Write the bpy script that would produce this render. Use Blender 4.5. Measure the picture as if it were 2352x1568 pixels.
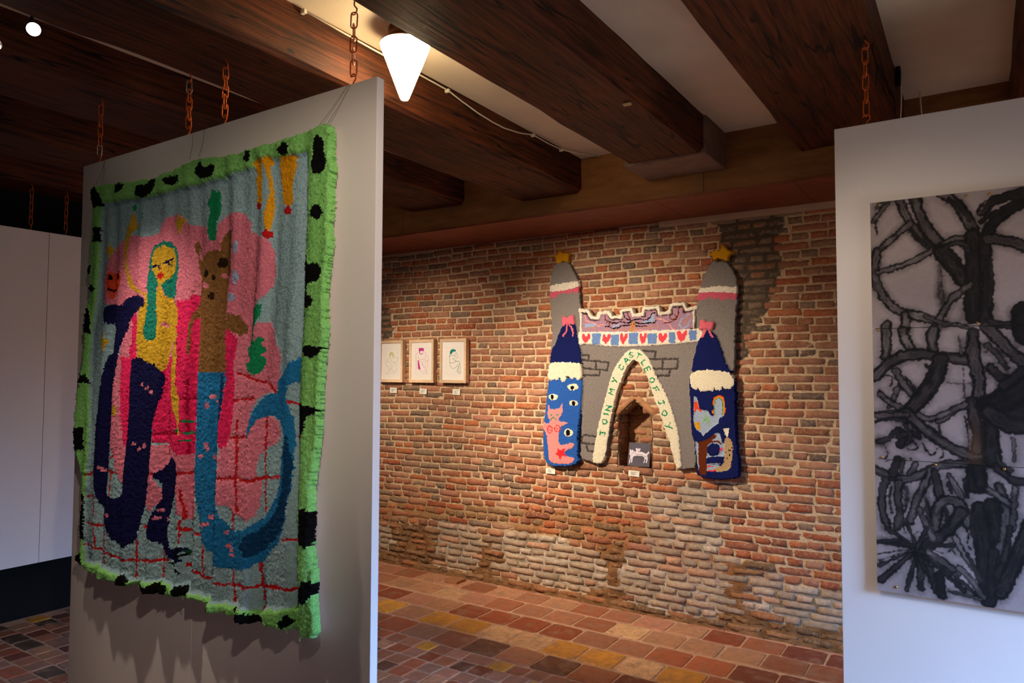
import bpy, bmesh, math, random
import numpy as np
from mathutils import Vector, Matrix

for o in list(bpy.data.objects): bpy.data.objects.remove(o)
S = bpy.context.scene
COL = S.collection
rng = np.random.default_rng(7)
random.seed(7)

# ---------------------------------------------------------------- camera, sky, lights, exposure
EYE = Vector((0.0, 0.0, 1.6))
YAW, PITCH, ROLL = math.radians(33.349), math.radians(2.582), math.radians(0.207)
fw = Vector((-math.sin(YAW)*math.cos(PITCH), math.cos(YAW)*math.cos(PITCH), math.sin(PITCH)))
rt0 = Vector((math.cos(YAW), math.sin(YAW), 0)); up0 = rt0.cross(fw)
rt = rt0*math.cos(ROLL) + up0*math.sin(ROLL); up = rt.cross(fw)
cam_d = bpy.data.cameras.new('camera'); cam = bpy.data.objects.new('camera', cam_d); COL.objects.link(cam)
cam.matrix_world = Matrix(((rt.x, up.x, -fw.x, EYE.x), (rt.y, up.y, -fw.y, EYE.y), (rt.z, up.z, -fw.z, EYE.z), (0, 0, 0, 1)))
cam_d.sensor_width = 36; cam_d.lens = 25.161; cam_d.clip_start = 0.05
cam_d.dof.use_dof = True; cam_d.dof.focus_distance = 4.6; cam_d.dof.aperture_fstop = 5.6
S.camera = cam
S.view_settings.view_transform = 'Standard'; S.view_settings.look = 'None'
S.view_settings.gamma = 1; S.view_settings.use_curve_mapping = False
S.view_settings.exposure = 0.0
S.cycles.use_denoising = True
S.cycles.max_bounces = 8; S.cycles.diffuse_bounces = 5

w = bpy.data.worlds.new('daylight'); S.world = w; w.use_nodes = True
bg = w.node_tree.nodes['Background']
_n, _k = w.node_tree.nodes.new, w.node_tree.links.new     # cool sky, dim street and house fronts towards the horizon
_tc, _sx, _mr, _mx = _n('ShaderNodeTexCoord'), _n('ShaderNodeSeparateXYZ'), _n('ShaderNodeMapRange'), _n('ShaderNodeMix')
_k(_tc.outputs['Generated'], _sx.inputs[0]); _k(_sx.outputs['Z'], _mr.inputs[0]); _mr.inputs[1].default_value = .05; _mr.inputs[2].default_value = .32
_mx.data_type = 'RGBA'; _mx.inputs[6].default_value = (.030, .026, .022, 1); _mx.inputs[7].default_value = (.29, .53, 1.0, 1)
_k(_mr.outputs[0], _mx.inputs[0]); _k(_mx.outputs[2], bg.inputs[0]); bg.inputs[1].default_value = 125.0

WARM = (1.0, 0.82, 0.64)
def light(name, kind, loc, energy, color=WARM, aim=None, size=0.05, angle=70, blend=0.8, sy=None):
    d = bpy.data.lights.new(name, kind); d.energy = energy; d.color = color
    if kind == 'SPOT': d.spot_size = math.radians(angle); d.spot_blend = blend; d.shadow_soft_size = size
    elif kind == 'POINT': d.shadow_soft_size = size
    elif kind == 'AREA': d.shape = 'RECTANGLE'; d.size = size; d.size_y = sy
    o = bpy.data.objects.new(name, d); COL.objects.link(o); o.location = loc
    if aim: o.rotation_euler = (Vector(aim)-Vector(loc)).to_track_quat('-Z', 'Y').to_euler()
    return o
# window opening in the wall to the right of the camera (x = 2.4): a portal that guides sampling of the sky
WIN_Y0, WIN_Y1, WIN_Z0, WIN_Z1 = 1.38, 2.30, 0.30, 2.35
p = light('window_portal', 'AREA', (2.39, (WIN_Y0+WIN_Y1)/2, (WIN_Z0+WIN_Z1)/2), 1, (1,1,1), (0, (WIN_Y0+WIN_Y1)/2, (WIN_Z0+WIN_Z1)/2), WIN_Y1-WIN_Y0, sy=WIN_Z1-WIN_Z0)
p.data.size, p.data.size_y = WIN_Y1-WIN_Y0, WIN_Z1-WIN_Z0
p.data.cycles.is_portal = True
SPOTS = [  # location, aim, watts, cone angle : the ceiling spotlights, the last one added (fixtures are built further down)
    ((-2.82, 2.25, 2.70), (-2.02, 4.55, 1.02), 430, 68),
    ((-3.76, 2.25, 2.70), (-3.70, 4.55, .98), 255, 66),
    ((-2.80, 1.015, 2.715), (-2.35, 1.52, .72), 80, 60),
    ((-2.835, 1.16, 2.835), (-0.6, 0.5, 1.75), 8, 60),
    ((-0.30, 0.30, 2.68), (-1.85, 1.54, 1.75), 100, 48),
    ((-0.90, 1.20, 2.70), (-0.10, 2.75, 1.35), 58, 62),  # out of view, added to put warm light on the charcoal board
]
LAMP_GLOW = (40.0, 8.0)        # the lamp in view, the one out of view
CONES = [(-1.87, 2.07), (-2.80, 3.05), (-3.75, 3.05), (-0.98, 1.0)]

# ---------------------------------------------------------------- helpers
def lin(c):
    return tuple(((v/255)/12.92 if v/255 <= .04045 else ((v/255+.055)/1.055)**2.4) for v in c)
def tag(o, label=None, cat=None, group=None, kind=None):
    if label: o['label'] = label
    if cat: o['category'] = cat
    if group: o['group'] = group
    if kind: o['kind'] = kind
    return o
def empty(name, loc=(0,0,0), rz=0):
    o = bpy.data.objects.new(name, None); COL.objects.link(o); o.location = loc; o.rotation_euler = (0,0,rz); o.empty_display_size = .05
    return o
def link(name, me, mat=None, parent=None):
    if mat and not me.materials: me.materials.append(mat)
    o = bpy.data.objects.new(name, me); COL.objects.link(o)
    if parent: o.parent = parent
    return o
class MB:
    def __init__(s): s.v = []; s.f = []; s.c = []
    def add(s, v, f, c=None):
        n = len(s.v); s.v += [tuple(q) for q in v]; s.f += [tuple(i+n for i in q) for q in f]
        if c is not None: s.c += [c]*len(v)
        return s
    def box(s, x0, x1, y0, y1, z0, z1, c=None):
        v = [(x,y,z) for z in (z0,z1) for y in (y0,y1) for x in (x0,x1)]
        return s.add(v, [(0,2,3,1),(4,5,7,6),(0,1,5,4),(2,6,7,3),(0,4,6,2),(1,3,7,5)], c)
    def tube(s, pts, r, n=8, closed=False, c=None):
        P = [Vector(q) for q in pts]; m = len(P); v = []; f = []
        ref = None
        for i, q in enumerate(P):
            a = P[(i-1) % m] if (closed or i > 0) else q; b = P[(i+1) % m] if (closed or i < m-1) else q
            t = (b-a).normalized()
            if ref is None: ref = Vector((0,0,1)) if abs(t.z) < .9 else Vector((1,0,0)); ref = (ref - t*ref.dot(t)).normalized()
            else: ref = (ref - t*ref.dot(t)).normalized()
            bi = t.cross(ref)
            rr = r[i] if isinstance(r, (list, tuple)) else r
            for k in range(n):
                an = 2*math.pi*k/n; v.append(q + (ref*math.cos(an) + bi*math.sin(an))*rr)
        for i in range(m if closed else m-1):
            j = (i+1) % m
            for k in range(n): f.append((i*n+k, i*n+(k+1) % n, j*n+(k+1) % n, j*n+k))
        if not closed: f += [tuple(reversed(range(n))), tuple(range((m-1)*n, m*n))]
        return s.add(v, f, c)
    def lathe(s, prof, n=32, c=None, center=(0,0,0), cap=True):
        v = []; f = []
        for r, z in prof:
            for k in range(n):
                a = 2*math.pi*k/n; v.append((center[0]+r*math.cos(a), center[1]+r*math.sin(a), center[2]+z))
        for i in range(len(prof)-1):
            for k in range(n): f.append((i*n+k, i*n+(k+1) % n, (i+1)*n+(k+1) % n, (i+1)*n+k))
        if cap: f += [tuple(reversed(range(n))), tuple(range((len(prof)-1)*n, len(prof)*n))]
        return s.add(v, f, c)
    def mesh(s, name, smooth=False):
        me = bpy.data.meshes.new(name); me.from_pydata(s.v, [], s.f)
        if s.c:
            a = me.color_attributes.new('Col', 'FLOAT_COLOR', 'POINT')
            arr = np.ones((len(s.v), 4), np.float32); arr[:, :3] = np.array(s.c, np.float32); a.data.foreach_set('color', arr.ravel())
        if smooth: me.polygons.foreach_set('use_smooth', [True]*len(me.polygons))
        me.update(); return me
    def build(s, name, mat, parent=None, smooth=False, bevel=0):
        me = s.mesh(name, smooth)
        if bevel:
            bm = bmesh.new(); bm.from_mesh(me)
            bmesh.ops.bevel(bm, geom=bm.edges[:], offset=bevel, segments=2, affect='EDGES', profile=.6)
            bm.to_mesh(me); bm.free()
        return link(name, me, mat, parent)
def np_mesh(name, v, f, mat, parent=None, col=None, smooth=False):
    me = bpy.data.meshes.new(name)
    me.vertices.add(len(v)); me.vertices.foreach_set('co', np.asarray(v, np.float32).ravel())
    f = np.asarray(f, np.int32); k = f.shape[1]
    me.loops.add(f.size); me.loops.foreach_set('vertex_index', f.ravel())
    me.polygons.add(len(f)); me.polygons.foreach_set('loop_start', np.arange(0, f.size, k, dtype=np.int32))
    if smooth: me.polygons.foreach_set('use_smooth', np.ones(len(f), bool))
    if col is not None:
        a = me.color_attributes.new('Col', 'FLOAT_COLOR', 'POINT'); arr = np.ones((len(v), 4), np.float32); arr[:, :3] = col
        a.data.foreach_set('color', arr.ravel())
    me.update(calc_edges=True); me.validate()
    return link(name, me, mat, parent)
def vnoise(x, y, scale, seed):            # smooth value noise in [0,1] sampled at arrays x, y
    r = np.random.default_rng(seed).random((64, 64)); x = np.asarray(x)/scale; y = np.asarray(y)/scale
    xi = np.floor(x).astype(int); yi = np.floor(y).astype(int); fx = x-xi; fy = y-yi
    fx = fx*fx*(3-2*fx); fy = fy*fy*(3-2*fy); g = lambda a, b: r[a % 64, b % 64]
    return (g(xi,yi)*(1-fx)+g(xi+1,yi)*fx)*(1-fy)+(g(xi,yi+1)*(1-fx)+g(xi+1,yi+1)*fx)*fy
def in_poly(X, Y, P):
    P = np.asarray(P, float); r = np.zeros(X.shape, bool)
    x0, y0 = P.min(0); x1, y1 = P.max(0); m = (X >= x0)&(X <= x1)&(Y >= y0)&(Y <= y1)
    if not m.any(): return r
    x = X[m]; y = Y[m]; c = np.zeros(x.shape, bool)
    for (ax, ay), (bx, by) in zip(P, np.roll(P, -1, 0)):
        if ay == by: continue
        k = (ay > y) != (by > y); c ^= k & (x < (bx-ax)*(y-ay)/(by-ay)+ax)
    r[m] = c; return r
def seg_dist(X, Y, P):
    d = np.full(X.shape, 1e9); s = np.zeros(X.shape); L = 0
    for (ax, ay), (bx, by) in zip(P[:-1], P[1:]):
        ux, uy = bx-ax, by-ay; l2 = ux*ux+uy*uy or 1; t = np.clip(((X-ax)*ux+(Y-ay)*uy)/l2, 0, 1)
        q = np.hypot(X-ax-t*ux, Y-ay-t*uy); k = q < d; d[k] = q[k]; s[k] = L+t[k]*math.sqrt(l2); L += math.sqrt(l2)
    return d, s

# ---------------------------------------------------------------- materials
MATS = {}
def nodes(name):
    m = bpy.data.materials.new(name); m.use_nodes = True
    nt = m.node_tree; return m, nt, nt.nodes['Principled BSDF'], lambda t: nt.nodes.new(t), nt.links.new
def mat(name, color, rough=.8, var=.0, scale=20, bump=0, bscale=200, metal=0, spec=.3, bdist=.002, mapping=None):
    if name in MATS: return MATS[name]
    m, nt, b, N, K = nodes(name); c = lin(color)
    b.inputs['Base Color'].default_value = (*c, 1); b.inputs['Roughness'].default_value = rough
    b.inputs['Metallic'].default_value = metal; b.inputs['Specular IOR Level'].default_value = spec
    tc = N('ShaderNodeTexCoord'); src = tc.outputs['Object']
    if mapping:
        mp = N('ShaderNodeMapping'); mp.inputs['Scale'].default_value = mapping; K(src, mp.inputs['Vector']); src = mp.outputs[0]
    if var:
        n = N('ShaderNodeTexNoise'); n.inputs['Scale'].default_value = scale; n.inputs['Detail'].default_value = 5; K(src, n.inputs['Vector'])
        r = N('ShaderNodeMapRange'); r.inputs[1].default_value = .25; r.inputs[2].default_value = .75; r.inputs[3].default_value = 1-var; r.inputs[4].default_value = 1+var; K(n.outputs[0], r.inputs[0])
        x = N('ShaderNodeVectorMath'); x.operation = 'SCALE'; x.inputs[0].default_value = c; K(r.outputs[0], x.inputs['Scale']); K(x.outputs[0], b.inputs['Base Color'])
    if bump:
        n2 = N('ShaderNodeTexNoise'); n2.inputs['Scale'].default_value = bscale; n2.inputs['Detail'].default_value = 4; K(src, n2.inputs['Vector'])
        bp = N('ShaderNodeBump'); bp.inputs['Strength'].default_value = bump; bp.inputs['Distance'].default_value = bdist; K(n2.outputs[0], bp.inputs['Height']); K(bp.outputs[0], b.inputs['Normal'])
    MATS[name] = m; return m
def attr_mat(name, rough=.85, var=.25, scale=40, bump=.6, bscale=90, bdist=.006, spots=None, spec=.25, speck=0):
    m, nt, b, N, K = nodes(name); b.inputs['Roughness'].default_value = rough; b.inputs['Specular IOR Level'].default_value = spec
    at = N('ShaderNodeAttribute'); at.attribute_name = 'Col'; tc = N('ShaderNodeTexCoord'); src = tc.outputs['Object']
    n = N('ShaderNodeTexNoise'); n.inputs['Scale'].default_value = scale; n.inputs['Detail'].default_value = 6; n.inputs['Roughness'].default_value = .65; K(src, n.inputs['Vector'])
    r = N('ShaderNodeMapRange'); r.inputs[1].default_value = .3; r.inputs[2].default_value = .7; r.inputs[3].default_value = 1-var; r.inputs[4].default_value = 1+var; K(n.outputs[0], r.inputs[0])
    x = N('ShaderNodeVectorMath'); x.operation = 'SCALE'; K(at.outputs['Color'], x.inputs[0]); K(r.outputs[0], x.inputs['Scale']); out = x.outputs[0]
    if spots:
        for col, sc, lo, hi in spots:
            n3 = N('ShaderNodeTexNoise'); n3.inputs['Scale'].default_value = sc; n3.inputs['Detail'].default_value = 5; n3.inputs['Roughness'].default_value = .7; K(src, n3.inputs['Vector'])
            r3 = N('ShaderNodeMapRange'); r3.inputs[1].default_value = lo; r3.inputs[2].default_value = hi; K(n3.outputs[0], r3.inputs[0])
            mx = N('ShaderNodeMix'); mx.data_type = 'RGBA'; K(r3.outputs[0], mx.inputs[0]); K(out, mx.inputs[6]); mx.inputs[7].default_value = (*lin(col), 1); out = mx.outputs[2]
    K(out, b.inputs['Base Color'])
    n2 = N('ShaderNodeTexNoise'); n2.inputs['Scale'].default_value = bscale; n2.inputs['Detail'].default_value = 8; n2.inputs['Roughness'].default_value = .7; K(src, n2.inputs['Vector'])
    bp = N('ShaderNodeBump'); bp.inputs['Strength'].default_value = bump; bp.inputs['Distance'].default_value = bdist; K(n2.outputs[0], bp.inputs['Height']); K(bp.outputs[0], b.inputs['Normal'])
    return m
def wood(name, dark, light_, mapping, rough=.62, bump=.5, holes=True, spec=.22, blot=.38):
    m, nt, b, N, K = nodes(name); b.inputs['Roughness'].default_value = rough; b.inputs['Specular IOR Level'].default_value = spec
    tc = N('ShaderNodeTexCoord'); mp = N('ShaderNodeMapping'); mp.inputs['Scale'].default_value = mapping; K(tc.outputs['Object'], mp.inputs[0])
    n = N('ShaderNodeTexNoise'); n.inputs['Scale'].default_value = 4; n.inputs['Detail'].default_value = 9; n.inputs['Roughness'].default_value = .62; n.inputs['Distortion'].default_value = .2; K(mp.outputs[0], n.inputs[0])
    cr = N('ShaderNodeValToRGB'); K(n.outputs[0], cr.inputs[0]); e = cr.color_ramp.elements
    e[0].position = .3; e[0].color = (*lin(dark), 1); e[1].position = .72; e[1].color = (*lin(light_), 1)
    out = cr.outputs[0]
    n4 = N('ShaderNodeTexNoise'); n4.inputs['Scale'].default_value = 1.7; n4.inputs['Detail'].default_value = 4; K(tc.outputs['Object'], n4.inputs[0])
    r4 = N('ShaderNodeMapRange'); r4.inputs[1].default_value = .3; r4.inputs[2].default_value = .7; r4.inputs[3].default_value = 1-blot; r4.inputs[4].default_value = 1+blot; K(n4.outputs[0], r4.inputs[0])
    x = N('ShaderNodeVectorMath'); x.operation = 'SCALE'; K(out, x.inputs[0]); K(r4.outputs[0], x.inputs['Scale']); out = x.outputs[0]
    if holes:
        mpc = N('ShaderNodeMapping'); mpc.inputs['Scale'].default_value = (6, .35, 6); K(tc.outputs['Object'], mpc.inputs[0])
        nc = N('ShaderNodeTexNoise'); nc.inputs['Scale'].default_value = 1.6; nc.inputs['Detail'].default_value = 3; K(mpc.outputs[0], nc.inputs[0])
        ma = N('ShaderNodeMath'); ma.operation = 'SUBTRACT'; ma.inputs[1].default_value = .5; K(nc.outputs[0], ma.inputs[0])
        mb_ = N('ShaderNodeMath'); mb_.operation = 'ABSOLUTE'; K(ma.outputs[0], mb_.inputs[0])
        rc = N('ShaderNodeMapRange'); rc.inputs[1].default_value = .004; rc.inputs[2].default_value = .012; K(mb_.outputs[0], rc.inputs[0])
        mxc = N('ShaderNodeMix'); mxc.data_type = 'RGBA'; K(rc.outputs[0], mxc.inputs[0]); mxc.inputs[6].default_value = (.006,.003,.002,1); K(out, mxc.inputs[7]); out = mxc.outputs[2]
        v = N('ShaderNodeTexVoronoi'); v.inputs['Scale'].default_value = 9; mp2 = N('ShaderNodeMapping'); mp2.inputs['Scale'].default_value = (1, .45, 1); K(tc.outputs['Object'], mp2.inputs[0]); K(mp2.outputs[0], v.inputs[0])
        r5 = N('ShaderNodeMapRange'); r5.inputs[1].default_value = .05; r5.inputs[2].default_value = .10; K(v.outputs['Distance'], r5.inputs[0])
        mx = N('ShaderNodeMix'); mx.data_type = 'RGBA'; K(r5.outputs[0], mx.inputs[0]); mx.inputs[6].default_value = (.008,.004,.003,1); K(out, mx.inputs[7]); out = mx.outputs[2]
    K(out, b.inputs['Base Color'])
    bp = N('ShaderNodeBump'); bp.inputs['Strength'].default_value = bump; bp.inputs['Distance'].default_value = .006; K(n.outputs[0], bp.inputs['Height']); K(bp.outputs[0], b.inputs['Normal'])
    return m
def emit(name, color, strength):
    m, nt, b, N, K = nodes(name); b.inputs['Base Color'].default_value = (.9,.9,.88,1); b.inputs['Emission Color'].default_value = (*color, 1); b.inputs['Emission Strength'].default_value = strength
    return m
M_BRICK = attr_mat('brick_clay', .9, .25, 30, 1.0, 110, .010, [((190,150,114), 48, .47, .72), ((64,42,34), 22, .66, .8)])
M_MORTAR = attr_mat('lime_mortar', .95, .22, 50, .9, 70, .012)
M_TILE = attr_mat('terracotta', .55, .22, 22, .35, 60, .003, [((160,124,100), 9, .50, .70), ((150,112,90), 40, .58, .72)], spec=.4)
M_GROUT = mat('floor_grout', (200,160,130), .9, .2, 25, .5, 120)
M_BEAM = wood('old_beam_timber', (22,10,6), (106,54,26), (16,.8,16))
M_PLY = wood('plywood', (116,74,36), (150,102,54), (1.2,4,5), .6, .08, False, .4, .12)
M_SOFF = wood('stained_board', (100,48,27), (144,76,46), (1.2,10,8), .55, .06, False, .4, .12)
M_PLASTER = mat('ceiling_plaster', (222,206,178), .9, .06, 6, .15, 60)
M_PANEL = mat('white_panel_paint', (222,216,214), .55, .02, 4, .03, 300, spec=.35)
M_DARKWALL = mat('dark_wall_paint', (9,8,8), .9, .2, 3, .2, 40)
M_WALL = mat('wall_paint', (92,80,72), .9, .05, 3)
M_RUST = mat('rusty_steel', (204,98,40), .45, .35, 60, .3, 150, metal=.55)
M_STEEL = mat('bright_steel', (175,172,170), .3, .1, 60, metal=1)
M_FRAME = wood('pale_ash_frame', (222,186,146), (242,210,172), (3,3,14), .5, .05, False)
M_PAPER = mat('white_paper', (236,230,220), .8)
M_CARD = mat('label_card', (236,232,214), .8)
M_INK = mat('grey_print', (120,116,108), .9)
M_CABLE = mat('white_cable', (224,214,190), .5)
M_BLACK = mat('black_plastic', (18,18,18), .5)
M_BRASS = mat('brass', (190,150,80), .3, metal=1)
M_GREYPAINT = mat('grey_painted_beam_end', (128,104,88), .7, .25, 14, .3, 60)
YARN = {'green':(138,206,114),'black':(12,12,13),'field':(150,182,192),'pink':(226,128,150),'hot':(232,40,100),'crimson':(170,18,60),'yellow':(206,164,44),'teal':(28,128,112),'navy':(18,18,66),
 'brown':(134,94,52),'blue':(34,120,176),'deepblue':(16,62,104),'ochre':(238,166,24),'red':(196,30,34),'leaf':(24,142,92),'deepgreen':(18,70,44),'pale':(160,176,214),'orange':(234,78,44),'dark':(42,26,16),
 'grey':(138,130,124),'darkgrey':(74,68,64),'white':(240,230,210),'cream':(238,228,198),'rose':(216,98,118),'gold':(222,158,22),'lilac':(176,136,156),'skyblue':(158,180,214),'tan':(196,140,110),'tan2':(196,142,84),'peach':(232,168,158),
 'rust':(104,46,22),'coral':(240,76,88),'denim':(112,144,196),'royal':(46,96,176),'navy2':(22,30,86),'bowpink':(234,112,128),'flesh':(228,148,144),'scarlet':(228,48,54),'mist':(164,180,200),'lime':(136,186,110),'orangered':(230,90,50),'beige':(188,156,112),'hotpink':(234,70,120)}
def yarn(c): return mat('yarn_'+c, YARN[c], .95, .34, 210, 1.0, 380, spec=.1, bdist=.004)
M_SOFF2 = mat('beige_strip', (196, 166, 138), .7, .1, 8)
M_CARDBOARD = mat('backing_cardboard', (176, 160, 140), .9)
M_INKLIGHT = mat('plate_mark_grey', (190, 182, 170), .9)
M_CARD2 = mat('beige_tape', (190, 160, 120), .8)
M_LOOSE = mat('loose_brick', (170, 116, 78), .9, .15, 30, .4, 80)
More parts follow.
